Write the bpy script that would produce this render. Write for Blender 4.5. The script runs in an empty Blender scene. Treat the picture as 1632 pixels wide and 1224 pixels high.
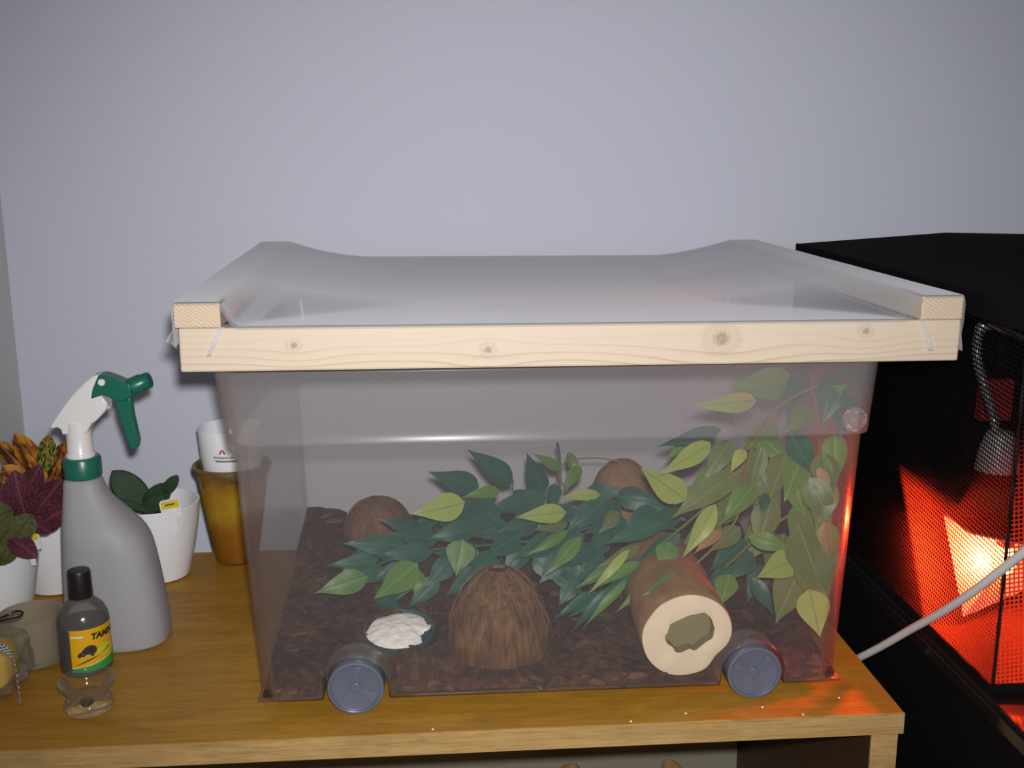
import bpy, bmesh, math, random
from mathutils import Vector, Matrix, noise
random.seed(7)
S = bpy.context.scene
COL = S.collection

# ------------------------------------------------------------------ camera, world, flash
FPX, PITCH, YAW, ROLL = 1722.0, .2173, .0713, -.0024
CAM = Vector((-.1282, -.9328, .5335))
_F = Vector((math.sin(YAW)*math.cos(PITCH), math.cos(YAW)*math.cos(PITCH), -math.sin(PITCH)))
_R = Vector((math.cos(YAW), -math.sin(YAW), 0)); _U = _R.cross(_F)
_R, _U = math.cos(ROLL)*_R + math.sin(ROLL)*_U, -math.sin(ROLL)*_R + math.cos(ROLL)*_U
cam_data = bpy.data.cameras.new('camera')
cam_data.sensor_width = 36; cam_data.lens = FPX/1632*36; cam_data.clip_start = .01
cam = bpy.data.objects.new('camera', cam_data); COL.objects.link(cam)
cam.matrix_world = Matrix(((_R.x, _U.x, -_F.x, CAM.x), (_R.y, _U.y, -_F.y, CAM.y), (_R.z, _U.z, -_F.z, CAM.z), (0, 0, 0, 1)))
S.camera = cam

w = bpy.data.worlds.new('room_ambience'); S.world = w; w.use_nodes = True
w.node_tree.nodes['Background'].inputs[0].default_value = (.80, .84, 1, 1)
w.node_tree.nodes['Background'].inputs[1].default_value = .085

fl = bpy.data.lights.new('camera_flash', 'SPOT')
fl.energy = 57; fl.spot_size = math.radians(89); fl.spot_blend = 1.0; fl.shadow_soft_size = .012
fl.color = (1, .99, 1)
flash = bpy.data.objects.new('camera_flash', fl); COL.objects.link(flash)
flash.location = CAM + _R*.010 + _U*.033
flash.rotation_euler = (Vector((.0, .10, .30)) - flash.location).to_track_quat('-Z', 'Y').to_euler()

S.view_settings.view_transform = 'Standard'; S.view_settings.look = 'None'
S.view_settings.gamma = 1; S.view_settings.use_curve_mapping = False
S.view_settings.exposure = 0
S.cycles.max_bounces = 12; S.cycles.transparent_max_bounces = 40
S.cycles.sample_clamp_indirect = 4
S.cycles.caustics_reflective = False

# ------------------------------------------------------------------ pixel to point helpers (1632 x 1224)
def ray(x, y): return _F + _R*((x-816)/FPX) - _U*((y-612)/FPX)
def at(x, y, Y):
    d = ray(x, y); return CAM + d*((Y-CAM.y)/d.y)
def atz(x, y, Z=0):
    d = ray(x, y); return CAM + d*((Z-CAM.z)/d.z)
def atx(x, y, X):
    d = ray(x, y); return CAM + d*((X-CAM.x)/d.x)

# ------------------------------------------------------------------ material helpers
class NT:
    def __init__(s, name):
        s.m = bpy.data.materials.new(name); s.m.use_nodes = True
        s.t = s.m.node_tree; s.t.nodes.clear()
        s.out = s.t.nodes.new('ShaderNodeOutputMaterial')
    def n(s, typ, ins=None, **kw):
        nd = s.t.nodes.new('ShaderNode'+typ)
        for k, v in kw.items(): setattr(nd, k, v)
        for k, v in (ins or {}).items(): s.put(nd.inputs[k], v)
        return nd
    def put(s, sock, v):
        if hasattr(v, 'is_linked') or hasattr(v, 'links'): s.t.links.new(v, sock)
        else:
            if sock.type == 'RGBA' and len(v) == 3: v = (*v, 1)
            sock.default_value = v
    def math(s, op, a, b=0.0, c=None):
        nd = s.t.nodes.new('ShaderNodeMath'); nd.operation = op
        s.put(nd.inputs[0], a); s.put(nd.inputs[1], b)
        if c is not None: s.put(nd.inputs[2], c)
        return nd.outputs[0]
    def mix(s, f, a, b):
        nd = s.t.nodes.new('ShaderNodeMix'); nd.data_type = 'RGBA'
        s.put(nd.inputs[0], f); s.put(nd.inputs[6], a); s.put(nd.inputs[7], b)
        return nd.outputs[2]
    def ramp(s, f, stops, interp='LINEAR'):
        nd = s.t.nodes.new('ShaderNodeValToRGB'); s.put(nd.inputs[0], f)
        cr = nd.color_ramp; cr.interpolation = interp
        while len(cr.elements) < len(stops): cr.elements.new(.5)
        for e, (p, c) in zip(cr.elements, stops):
            e.position = p; e.color = (*c, 1) if len(c) == 3 else c
        return nd.outputs[0]
    def obj(s): return s.n('TexCoord').outputs['Object']
    def xyz(s, v):
        nd = s.n('SeparateXYZ', {0: v}); return nd.outputs
    def scale(s, v, sc):
        nd = s.n('VectorMath', {0: v, 1: sc}, operation='MULTIPLY'); return nd.outputs[0]
    def noise(s, v, scale=5, detail=3, rough=.5, dist=0):
        nd = s.n('TexNoise', {'Vector': v, 'Scale': scale, 'Detail': detail, 'Roughness': rough, 'Distortion': dist}); return nd.outputs[0]
    def bump(s, h, strength=.3, dist=.002):
        return s.n('Bump', {'Height': h, 'Strength': strength, 'Distance': dist}).outputs[0]
    def bsdf(s, **ins):
        return s.n('BsdfPrincipled', {k.replace('_', ' '): v for k, v in ins.items()})
    def done(s, sh):
        s.t.links.new(sh.outputs[0] if hasattr(sh, 'outputs') else sh, s.out.inputs[0]); return s.m
    def mixsh(s, f, a, b):
        nd = s.t.nodes.new('ShaderNodeMixShader'); s.put(nd.inputs[0], f)
        s.t.links.new(a.outputs[0], nd.inputs[1]); s.t.links.new(b.outputs[0], nd.inputs[2]); return nd

def simple(name, col, rough=.5, var=.08, scale=60, bump=0, **kw):
    k = NT(name); c = k.obj(); nz = k.noise(c, scale, 3)
    a = tuple(max(0, x*(1-var)) for x in col); b = tuple(min(1, x*(1+var)) for x in col)
    ins = dict(Base_Color=k.mix(nz, a, b), Roughness=rough)
    if bump: ins['Normal'] = k.bump(nz, .4, bump)
    ins.update(kw)
    return k.done(k.bsdf(**ins))

def m_paint(name, col):
    k = NT(name); c = k.obj(); n1 = k.noise(c, 3, 2); n2 = k.noise(c, 260, 3)
    a = tuple(x*.98 for x in col)
    return k.done(k.bsdf(Base_Color=k.mix(n1, a, col), Roughness=.75, Normal=k.bump(n2, .12, .0006), Specular_IOR_Level=.2))

def m_oak(name, c0, c1, c2):
    k = NT(name); o = k.obj()
    st = k.scale(o, (2.2, 34, 34)); big = k.noise(st, 3.2, 4, .6, .6)
    fine = k.noise(k.scale(o, (14, 420, 420)), 2.2, 3, .6)
    wav = k.noise(k.scale(o, (5, 14, 14)), 2, 2, .5, 1.5)
    v = k.math('ADD', k.math('MULTIPLY', big, .55), k.math('MULTIPLY', wav, .45))
    col = k.ramp(v, [(.3, c0), (.52, c1), (.7, c2)])
    col = k.mix(k.math('MULTIPLY', k.math('LESS_THAN', fine, .42), .45), col, tuple(x*.55 for x in c0))
    return k.done(k.bsdf(Base_Color=col, Roughness=.42, Normal=k.bump(fine, .08, .0004), Specular_IOR_Level=.22))

def m_pine(name, knots=(), axis='X'):
    """pine: stretched grain, bent round knots given as (along, across, radius) in local metres"""
    k = NT(name); o = k.obj(); x, y, z = k.xyz(o)
    if axis == 'Y': x, y = y, x
    along, across = x, z
    disp = None; dark = None
    for (kx, kz, r) in knots:
        dx = k.math('MULTIPLY', k.math('SUBTRACT', along, kx), .45); dz = k.math('SUBTRACT', across, kz)
        d2 = k.math('ADD', k.math('MULTIPLY', dx, dx), k.math('MULTIPLY', dz, dz))
        g = k.math('EXPONENT', k.math('MULTIPLY', d2, -1/(2*(r*1.6)**2)))
        push = k.math('MULTIPLY', k.math('MULTIPLY', g, dz), -.85)
        disp = push if disp is None else k.math('ADD', disp, push)
        dx2 = k.math('MULTIPLY', k.math('SUBTRACT', along, kx), .85)
        d = k.math('SQRT', k.math('ADD', k.math('MULTIPLY', dx2, dx2), k.math('MULTIPLY', dz, dz)))
        d = k.math('ADD', d, k.math('MULTIPLY', k.math('SUBTRACT', k.noise(o, 300, 2), .5), r*.5))
        rings = k.math('MULTIPLY_ADD', k.math('SINE', k.math('MULTIPLY', d, 9/r)), .35, .6)
        core = k.math('MULTIPLY', k.math('SUBTRACT', 1.0, k.math('SMOOTH_MIN', k.math('DIVIDE', d, r), 1.0, .2)), 1.0)
        kn = k.math('MULTIPLY', core, rings)
        dark = kn if dark is None else k.math('MAXIMUM', dark, kn)
    zz = k.math('ADD', across, disp) if disp is not None else across
    wob = k.noise(k.scale(o, (5, 30, 30)), 1.2, 2)
    zz = k.math('MULTIPLY_ADD', k.math('SUBTRACT', wob, .5), .004, zz)
    saw = k.math('FRACT', k.math('MULTIPLY', k.math('ADD', zz, k.math('MULTIPLY', k.math('MULTIPLY', zz, zz), 9)), 125))
    g1 = k.math('POWER', saw, 5)
    fine = k.noise(k.scale(o, (10, 300, 300)), 3, 3)
    low = k.n('MapRange', {'Value': across, 'From Min': .0, 'From Max': .034, 'To Min': 1.0, 'To Max': .12}).outputs[0]
    g = k.math('MULTIPLY', k.math('MULTIPLY', g1, .62), low)
    g = k.math('MULTIPLY_ADD', fine, .22, g)
    col = k.ramp(g, [(0, (.545, .452, .345)), (.3, (.50, .40, .29)), (.8, (.33, .22, .13))])
    if dark is not None: col = k.mix(k.math('MINIMUM', k.math('MULTIPLY', dark, 1.1), 1.0), col, (.30, .21, .14))
    return k.done(k.bsdf(Base_Color=col, Roughness=.55, Normal=k.bump(g, .1, .0004), Specular_IOR_Level=.3))

def m_endgrain(name):
    k = NT(name); o = k.obj(); x, y, z = k.xyz(o)
    v = k.math('ADD', k.math('MULTIPLY', x, .7), z)
    v = k.math('MULTIPLY_ADD', k.noise(o, 70, 4), .007, v)
    s = k.math('MULTIPLY_ADD', k.math('SINE', k.math('MULTIPLY', v, 1900)), .5, .5)
    return k.done(k.bsdf(Base_Color=k.ramp(s, [(0, (.55, .44, .32)), (1, (.44, .32, .215))]), Roughness=.7))

def m_plastic_shell(name):
    k = NT(name); o = k.obj(); z = k.xyz(o)[2]
    up = k.math('MULTIPLY', k.math('SUBTRACT', z, .2685), 500.0); up = k.n('Clamp', {0: up}).outputs[0]
    nz = k.noise(o, 900, 2)
    h = k.math('MULTIPLY_ADD', up, .135, .075)
    h = k.math('MULTIPLY_ADD', k.math('SUBTRACT', nz, .5), .03, h)
    fr = k.n('Fresnel', {'IOR': 1.45}).outputs[0]
    dif = k.n('BsdfDiffuse', {'Color': (.51, .492, .497)}); trl = k.n('BsdfTranslucent', {'Color': (.51, .492, .497)})
    haze = k.mixsh(.5, dif, trl)
    tr = k.n('BsdfTransparent', {'Color': (.995, .982, .968)})
    gl = k.n('BsdfGlossy', {'Color': (1, 1, 1), 'Roughness': .22})
    body = k.mixsh(h, tr, haze)
    return k.done(k.mixsh(k.math('MULTIPLY', fr, .28), body, gl))

def m_net(name):
    k = NT(name); o = k.obj()
    face = k.n('LayerWeight', {'Blend': .5}).outputs['Facing']
    cs = k.math('MAXIMUM', k.math('SUBTRACT', 1.0, face), .06)
    nz = k.noise(o, 700, 2)
    base = k.math('MULTIPLY_ADD', nz, .12, .70)
    cov = k.math('SUBTRACT', 1.0, k.math('POWER', base, k.math('DIVIDE', 1.0, cs)))
    dif = k.n('BsdfDiffuse', {'Color': (.62, .62, .65), 'Roughness': .6})
    trl = k.n('BsdfTranslucent', {'Color': (.60, .60, .63)})
    she = k.n('BsdfSheen', {'Color': (.6, .6, .63), 'Roughness': .5})
    cl = k.mixsh(.25, k.mixsh(.28, dif, trl), she)
    return k.done(k.mixsh(cov, k.n('BsdfTransparent'), cl))

def m_mesh_cloth(name, axis, period=.0042):
    """black open weave: round holes on a thread grid"""
    k = NT(name); o = k.obj(); x, y, z = k.xyz(o)
    a = {'X': y, 'Y': x, 'Z': x}[axis]; b = z if axis != 'Z' else y
    a = k.math('MULTIPLY_ADD', b, .10, a); b = k.math('MULTIPLY_ADD', a, -.10, b)
    f = 2*math.pi/period
    sa = k.math('MULTIPLY_ADD', k.math('COSINE', k.math('MULTIPLY', a, f)), .5, .5)
    sb = k.math('MULTIPLY_ADD', k.math('COSINE', k.math('MULTIPLY', b, f)), .5, .5)
    m = k.math('MAXIMUM', sa, sb)
    solid = k.math('GREATER_THAN', m, .70)
    dif = k.n('BsdfDiffuse', {'Color': (.013, .011, .012)}); trl = k.n('BsdfTranslucent', {'Color': (.085, .08, .08)})
    th = k.mixsh(.6, dif, trl)
    return k.done(k.mixsh(solid, k.n('BsdfTransparent'), th))

def m_leaf(name, c0, c1, rib, gloss=.38):
    k = NT(name); o = k.obj(); x, y, z = k.xyz(o)
    ay = k.math('ABSOLUTE', y)
    mid = k.math('LESS_THAN', ay, .022)
    vein = k.math('FRACT', k.math('MULTIPLY', k.math('SUBTRACT', x, k.math('MULTIPLY', ay, .9)), 8))
    vn = k.math('MULTIPLY', k.math('LESS_THAN', vein, .10), .30)
    rnd = k.n('ObjectInfo').outputs['Random']
    nz = k.noise(o, 3.5, 3)
    col = k.mix(k.math('MULTIPLY_ADD', rnd, .55, k.math('MULTIPLY', nz, .45)), c0, c1)
    col = k.mix(k.math('MAXIMUM', k.math('MULTIPLY', mid, .65), vn), col, rib)
    p = k.bsdf(Base_Color=col, Roughness=gloss, Specular_IOR_Level=.22, Normal=k.bump(vein, .10, .02))
    return k.done(k.mixsh(.2, p, k.n('BsdfTranslucent', {'Color': col})))

def m_blotch(name, stops, scale, rib):
    k = NT(name); o = k.obj(); x, y, z = k.xyz(o)
    nz = k.noise(k.scale(o, (1, 1.3, 1)), scale, 3, .55, .4)
    rnd = k.n('ObjectInfo').outputs['Random']
    col = k.ramp(k.math('MULTIPLY_ADD', k.math('SUBTRACT', rnd, .5), .18, nz), stops)
    mid = k.math('LESS_THAN', k.math('ABSOLUTE', y), .03)
    col = k.mix(k.math('MULTIPLY', mid, .6), col, rib)
    return k.done(k.bsdf(Base_Color=col, Roughness=.5, Specular_IOR_Level=.15))

def m_veined(name, base, base2, vein, scale=10):
    k = NT(name); o = k.obj(); x, y, z = k.xyz(o)
    vo = k.n('TexVoronoi', {'Vector': o, 'Scale': scale}, feature='DISTANCE_TO_EDGE').outputs[0]
    net = k.math('LESS_THAN', vo, .05)
    mid = k.math('LESS_THAN', k.math('ABSOLUTE', y), .035)
    col = k.mix(k.noise(o, 3, 2), base, base2)
    col = k.mix(k.math('MULTIPLY', k.math('MAXIMUM', net, mid), .8), col, vein)
    return k.done(k.bsdf(Base_Color=col, Roughness=.6, Specular_IOR_Level=.15))

def m_fibre(name, c0, c1, c2, stretch=(160, 160, 9)):
    k = NT(name); o = k.obj(); n1 = k.noise(k.scale(o, stretch), 1.2, 4, .65); n2 = k.noise(o, 38, 3)
    v = k.math('ADD', k.math('MULTIPLY', n1, .6), k.math('MULTIPLY', n2, .4))
    return k.done(k.bsdf(Base_Color=k.ramp(v, [(.32, c0), (.5, c1), (.68, c2)]), Roughness=.9, Normal=k.bump(v, .8, .003), Specular_IOR_Level=.1))

def m_soil(name):
    k = NT(name); o = k.obj(); n1 = k.noise(o, 90, 5, .65); n2 = k.noise(o, 14, 2)
    v = k.math('MULTIPLY_ADD', n2, .35, k.math('MULTIPLY', n1, .65))
    return k.done(k.bsdf(Base_Color=k.ramp(v, [(.35, (.018, .009, .007)), (.5, (.055, .026, .018)), (.66, (.14, .068, .042))]), Roughness=.95,
                         Normal=k.bump(n1, 1, .006), Specular_IOR_Level=.08))

def m_chip(name):
    k = NT(name); o = k.obj(); r = k.n('ObjectInfo').outputs['Random']; n1 = k.noise(k.scale(o, (40, 200, 200)), 2, 3)
    v = k.math('MULTIPLY_ADD', n1, .35, k.math('MULTIPLY', r, .65))
    return k.done(k.bsdf(Base_Color=k.ramp(v, [(.2, (.026, .012, .008)), (.55, (.075, .032, .019)), (.8, (.15, .07, .038)), (1, (.26, .135, .07))]), Roughness=.9, Specular_IOR_Level=.1))

def m_glass(name, col=(1, 1, 1), rough=.02):
    k = NT(name); nz = k.noise(k.obj(), 30, 2)
    gl = k.n('BsdfGlass', {'Color': col, 'Roughness': rough, 'IOR': 1.45, 'Normal': k.bump(nz, .05, .001)})
    return k.done(gl)

def m_clear(name):
    k = NT(name); nz = k.noise(k.obj(), 60, 2)
    f = k.n('LayerWeight', {'Blend': .5}).outputs['Facing']
    hz = k.math('MULTIPLY_ADD', k.math('POWER', f, 3.5), .34, k.math('MULTIPLY', nz, .05))  # white haze mixed in at grazing angles, standing in for bright rim highlights
    h = k.mixsh(.5, k.n('BsdfDiffuse', {'Color': (.85, .86, .85)}), k.n('BsdfTranslucent', {'Color': (.85, .86, .85)}))
    b = k.mixsh(hz, k.n('BsdfTransparent', {'Color': (.98, .985, .98)}), h)
    fr = k.n('Fresnel', {'IOR': 1.45}).outputs[0]
    return k.done(k.mixsh(k.math('MULTIPLY', fr, .4), b, k.n('BsdfGlossy', {'Roughness': .06})))

def m_film(name, col, haze, gloss=.12, hazecol=(.7, .68, .6), gf=.6):
    k = NT(name); nz = k.noise(k.obj(), 55, 3)
    fr = k.math('MULTIPLY', k.n('Fresnel', {'IOR': 1.5, 'Normal': k.bump(nz, .35, .004)}).outputs[0], gf)
    h = k.mixsh(.5, k.n('BsdfDiffuse', {'Color': hazecol}), k.n('BsdfTranslucent', {'Color': hazecol}))
    b = k.mixsh(haze, k.n('BsdfTransparent', {'Color': col}), h)
    return k.done(k.mixsh(fr, b, k.n('BsdfGlossy', {'Roughness': gloss, 'Normal': k.bump(nz, .35, .004)})))

def m_milky(name, col, clear=.1, rough=.4):
    k = NT(name); nz = k.noise(k.obj(), 400, 2)
    p = k.bsdf(Base_Color=col, Roughness=rough, Normal=k.bump(nz, .05, .0003))
    b = k.mixsh(.3, p, k.n('BsdfTranslucent', {'Color': col}))
    return k.done(k.mixsh(clear, b, k.n('BsdfTransparent', {'Color': (.9, .9, .9)})))

def m_emit(name, col, strength):
    k = NT(name); nz = k.noise(k.obj(), 20, 1)
    e = k.n('Emission', {'Color': col, 'Strength': k.math('MULTIPLY_ADD', nz, strength*.1, strength*.95)}); return k.done(e)

M = dict(
    wall=m_paint('pale_blue_grey_paint', (.68, .70, .79)), wall2=m_paint('grey_beige_paint', (.70, .70, .68)),
    floor=simple('dark_carpet', (.06, .05, .05), .95, .3, 90, .003),
    oak=m_oak('oak_veneer', (.29, .138, .016), (.385, .190, .022), (.46, .24, .034)),
    oak_edge=m_oak('oak_edge_band', (.31, .185, .062), (.42, .265, .10), (.50, .33, .135)),
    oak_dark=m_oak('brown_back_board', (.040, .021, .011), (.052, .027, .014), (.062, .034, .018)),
    cream=simple('cream_board', (.24, .225, .165), .8, .05),
    shell=m_plastic_shell('frosted_clear_plastic'), net=m_net('white_fine_netting'),
    net_fold=m_milky('bunched_netting', (.95, .95, .95), .68, .8),
    wheel=simple('grey_blue_plastic', (.105, .117, .152), .28, .04),
    wheel_dark=simple('grey_blue_plastic_recess', (.15, .17, .23), .35, .04),
    pine_front=m_pine('pine_knotty', ((-.2505, .022, .007), (-.083, .016, .008), (.1265, .0235, .0175), (.2605, .0285, .0075))),
    pine=m_pine('pine_plain', (), 'Y'), end=m_endgrain('pine_end_grain'),
    black=simple('black_cloth', (.0058, .005, .0054), .95, .2, 200, .0006, Specular_IOR_Level=.06),
    blackhard=simple('black_painted_wood', (.006, .005, .005), .5, .2, Specular_IOR_Level=.25),
    mesh_x=m_mesh_cloth('black_open_weave_side', 'X'), mesh_y=m_mesh_cloth('black_open_weave_front', 'Y'),
    strip=simple('dark_glossy_edging', (.012, .010, .010), .12, .1),
    soil=m_soil('bark_bedding'), chip=m_chip('bark_chip'),
    coco=m_fibre('coconut_husk', (.030, .014, .008), (.105, .050, .022), (.25, .125, .048)),
    coco_red=m_fibre('coconut_husk_reddish', (.07, .03, .02), (.15, .07, .042), (.21, .105, .06)),
    coco_tan=m_fibre('coconut_husk_tan', (.16, .09, .045), (.24, .14, .07), (.31, .19, .10)),
    fibre=simple('pale_coir', (.20, .11, .055), .9, .3), coco_in=simple('coconut_inside', (.02, .012, .008), .95),
    dish=simple('dark_green_plastic', (.012, .075, .075), .35), powder=simple('white_powder', (.93, .91, .84), .95, .06, 160, .004),
    log=m_fibre('brown_bark_log', (.17, .085, .035), (.27, .15, .062), (.36, .21, .095), (14, 9, 14)),
    cut=simple('pale_cut_wood', (.70, .585, .42), .85, .12, 55, .002), cut_in=simple('tan_log_inside', (.20, .165, .075), .9, .12, 60, .002),
    leaf0=m_leaf('leaf_teal', (.006, .066, .048), (.014, .105, .066), (.03, .15, .09)),
    leaf1=m_leaf('leaf_green', (.055, .155, .028), (.12, .235, .045), (.18, .29, .08)),
    leaf2=m_leaf('leaf_yellow_green', (.22, .30, .065), (.34, .42, .11), (.14, .22, .04)),
    leaf3=m_leaf('leaf_tan', (.25, .15, .06), (.32, .20, .085), (.36, .25, .12)),
    leaf4=m_leaf('leaf_olive', (.075, .125, .035), (.13, .18, .055), (.20, .24, .09)),
    stem=simple('olive_stem', (.14, .12, .035), .6), stem2=simple('dark_green_stem', (.03, .10, .05), .6), stem_red=simple('red_brown_stem', (.16, .03, .025), .6),
    cup_clear=m_film('clear_soft_plastic', (.95, .95, .95), .26, .08, (.75, .75, .76), 1.0),
    white=simple('white_glaze', (.84, .84, .85), .16, .02), earth=simple('potting_soil', (.03, .02, .014), .95, .4, 150, .003),
    croton=m_blotch('croton_leaf', [(.34, (.018, .022, .010)), (.47, (.06, .022, .014)), (.56, (.30, .085, .012)), (.66, (.48, .22, .02))], 3.2, (.40, .16, .02)),
    croton_g=m_blotch('croton_green_leaf', [(.36, (.012, .03, .016)), (.5, (.03, .06, .02)), (.6, (.26, .20, .03)), (.7, (.35, .26, .03))], 7, (.32, .24, .04)),
    fit=m_veined('fittonia_purple', (.040, .011, .017), (.075, .018, .028), (.17, .042, .062)),
    fit_g=m_veined('fittonia_green', (.035, .05, .012), (.09, .11, .018), (.05, .03, .02), 5),
    jade=simple('dark_succulent_green', (.020, .046, .020), .55, .25, 45, Specular_IOR_Level=.2),
    tag_y=simple('yellow_tag', (.62, .50, .02), .5), tag_w=simple('white_tag', (.70, .69, .68), .5), ink=simple('black_ink', (.02, .016, .012), .6),
    ochre=None, spray=m_milky('milky_bottle_plastic', (.50, .50, .51), .10, .55),
    spray_white=simple('white_plastic', (.74, .73, .70), .3, .02), spray_green=simple('green_plastic', (.008, .125, .082), .33, .05),
    bot=m_film('clear_bottle_plastic', (.86, .84, .82), .21, .2, (.62, .59, .54)), liquid=simple('dark_liquid', (.014, .013, .017), .25), cap=simple('black_ribbed_cap', (.012, .010, .012), .35),
    lab_y=simple('label_yellow', (.72, .39, .008), .45, .05), lab_g=simple('label_green', (.03, .30, .04), .45), lab_ly=simple('label_light_yellow', (.58, .55, .03), .45),
    lab_w=simple('label_white', (.75, .72, .66), .45), tort=simple('label_tortoise', (.035, .028, .032), .5, .5, 500),
    glass=m_clear('clear_glass'), pebble=simple('black_stone', (.008, .008, .012), .4),
    film=m_film('cellophane', (.98, .98, .96), .12, .10, (.8, .79, .72), .3), soap=simple('yellow_soap', (.60, .38, .03), .5, .35, 40), soap2=simple('dark_amber', (.18, .10, .02), .5),
    frost=m_film('frosted_beige_glass', (.9, .86, .78), .5, .4, (.62, .55, .40)),
    rib=None, cord=simple('white_cord', (.62, .58, .56), .4, .03), crumb=simple('white_crumb', (.8, .8, .8), .9),
    chrome=simple('grey_metal', (.55, .56, .55), .3, .05, Metallic=.7), shade=simple('grey_lamp_shade', (.42, .42, .40), .4, .06),
    reflect=simple('white_reflector', (.80, .78, .74), .5), bulb=m_emit('glowing_red_bulb', (1, .20, .035), 60),
    red=simple('red_plastic', (.45, .03, .025), .5), logo_r=simple('logo_red', (.40, .06, .07), .5), logo_g=simple('logo_grey', (.16, .17, .19), .5),
)
def _ochre():
    k = NT('ochre_glaze'); o = k.obj(); z = k.xyz(o)[2]
    n = k.noise(o, 26, 4, .6); v = k.math('MULTIPLY_ADD', k.math('SUBTRACT', n, .5), .7, k.math('MULTIPLY', z, 7.0))
    col = k.ramp(v, [(.0, (.17, .06, .008)), (.30, (.25, .10, .008)), (.55, (.36, .22, .014)), (.78, (.28, .13, .012)), (.92, (.13, .075, .028)), (1, (.20, .14, .06))])
    return k.done(k.bsdf(Base_Color=col, Roughness=.3))
M['ochre'] = _ochre()
def _ribbon():
    k = NT('checked_ribbon'); c = k.n('TexCoord').outputs['UV']
    ch = k.n('TexChecker', {'Vector': c, 'Scale': 1.0, 'Color1': (.02, .02, .025), 'Color2': (.62, .62, .66)})
    return k.done(k.bsdf(Base_Color=ch.outputs[0], Roughness=.6))
M['rib'] = _ribbon()

# ------------------------------------------------------------------ geometry helpers
def tag(o, label=None, cat=None, group=None, kind=None):
    if label: o['label'] = label
    if cat: o['category'] = cat
    if group: o['group'] = group
    if kind: o['kind'] = kind
    return o
def empty(name, loc, label, cat, group=None, rot=(0, 0, 0)):
    o = bpy.data.objects.new(name, None); COL.objects.link(o); o.location = loc; o.rotation_euler = rot
    o.empty_display_size = .02
    return tag(o, label, cat, group)
class G:
    """collects verts / faces in world (or root-local) metres"""
    def __init__(s): s.v = []; s.f = []; s.mi = []; s.uv = None
    def add(s, vs, fs, mi=0):
        b = len(s.v); s.v += [tuple(v) for v in vs]; s.f += [tuple(b+i for i in f) for f in fs]; s.mi += [mi]*len(fs); return s
    def box(s, x0, x1, y0, y1, z0, z1, mi=0):
        return s.add([(x0, y0, z0), (x1, y0, z0), (x1, y1, z0), (x0, y1, z0), (x0, y0, z1), (x1, y0, z1), (x1, y1, z1), (x0, y1, z1)],
                     [(3, 2, 1, 0), (4, 5, 6, 7), (0, 1, 5, 4), (1, 2, 6, 5), (2, 3, 7, 6), (3, 0, 4, 7)], mi)
    def lathe(s, prof, c=(0, 0, 0), seg=40, mi=0, wob=None, axis='Z', close0=True, close1=True):
        vs = []; fs = []; n = len(prof)
        for j, (r, z) in enumerate(prof):
            for i in range(seg):
                a = 2*math.pi*i/seg; rr = r*(wob(a, z) if wob else 1)
                p = (rr*math.cos(a), rr*math.sin(a), z)
                if axis == 'Y': p = (p[0], z, p[1])
                if axis == 'X': p = (z, p[0], p[1])
                vs.append((c[0]+p[0], c[1]+p[1], c[2]+p[2]))
        for j in range(n-1):
            for i in range(seg):
                k = (i+1) % seg; q = (j*seg+i, j*seg+k, (j+1)*seg+k, (j+1)*seg+i)
                fs.append(q[::-1] if axis == 'Y' else q)
        if close0: q = tuple(range(seg)); fs.append(q if axis == 'Y' else q[::-1])
        if close1: q = tuple((n-1)*seg+i for i in range(seg)); fs.append(q[::-1] if axis == 'Y' else q)
        return s.add(vs, fs, mi)
    def tube(s, pts, r, seg=8, mi=0):
        pts = [Vector(p) for p in pts]; n = len(pts); vs = []; fs = []
        rs = r if isinstance(r, (list, tuple)) else [r]*n
        prev = None
        for j, p in enumerate(pts):
            t = (pts[min(j+1, n-1)]-pts[max(j-1, 0)]).normalized()
            u = prev if prev else (Vector((0, 0, 1)) if abs(t.z) < .9 else Vector((1, 0, 0)))
            u = (u - t*u.dot(t)).normalized(); prev = u; v = t.cross(u)
            for i in range(seg):
                a = 2*math.pi*i/seg; vs.append(p + rs[j]*(math.cos(a)*u + math.sin(a)*v))
        for j in range(n-1):
            for i in range(seg):
                k = (i+1) % seg; fs.append((j*seg+i, j*seg+k, (j+1)*seg+k, (j+1)*seg+i))
        fs += [tuple(range(seg))[::-1], tuple((n-1)*seg+i for i in range(seg))]
        return s.add(vs, fs, mi)
    def prism(s, poly, d, mi=0):
        """poly: list of Vectors in a plane, d: extrusion vector (both ways half)"""
        n = len(poly); h = Vector(d)*.5
        vs = [Vector(p)-h for p in poly] + [Vector(p)+h for p in poly]
        fs = [tuple(range(n)), tuple(range(2*n-1, n-1, -1))] + [(i, i+n, (i+1) % n+n, (i+1) % n) for i in range(n)]
        return s.add(vs, fs, mi)
    def grid(s, fn, nu, nv, mi=0):
        vs = [fn(i/nu, j/nv) for j in range(nv+1) for i in range(nu+1)]
        fs = [(j*(nu+1)+i, j*(nu+1)+i+1, (j+1)*(nu+1)+i+1, (j+1)*(nu+1)+i) for j in range(nv) for i in range(nu)]
        return s.add(vs, fs, mi)
    def mesh(s, name, mats, off=Vector((0, 0, 0)), smooth=True):
        me = bpy.data.meshes.new(name)
        me.from_pydata([(v[0]-off[0], v[1]-off[1], v[2]-off[2]) for v in s.v], [], s.f)
        for m in (mats if isinstance(mats, (list, tuple)) else [mats]): me.materials.append(m)
        me.polygons.foreach_set('material_index', s.mi)
        me.polygons.foreach_set('use_smooth', [smooth]*len(s.f))
        me.validate(); me.update(); return me
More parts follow.
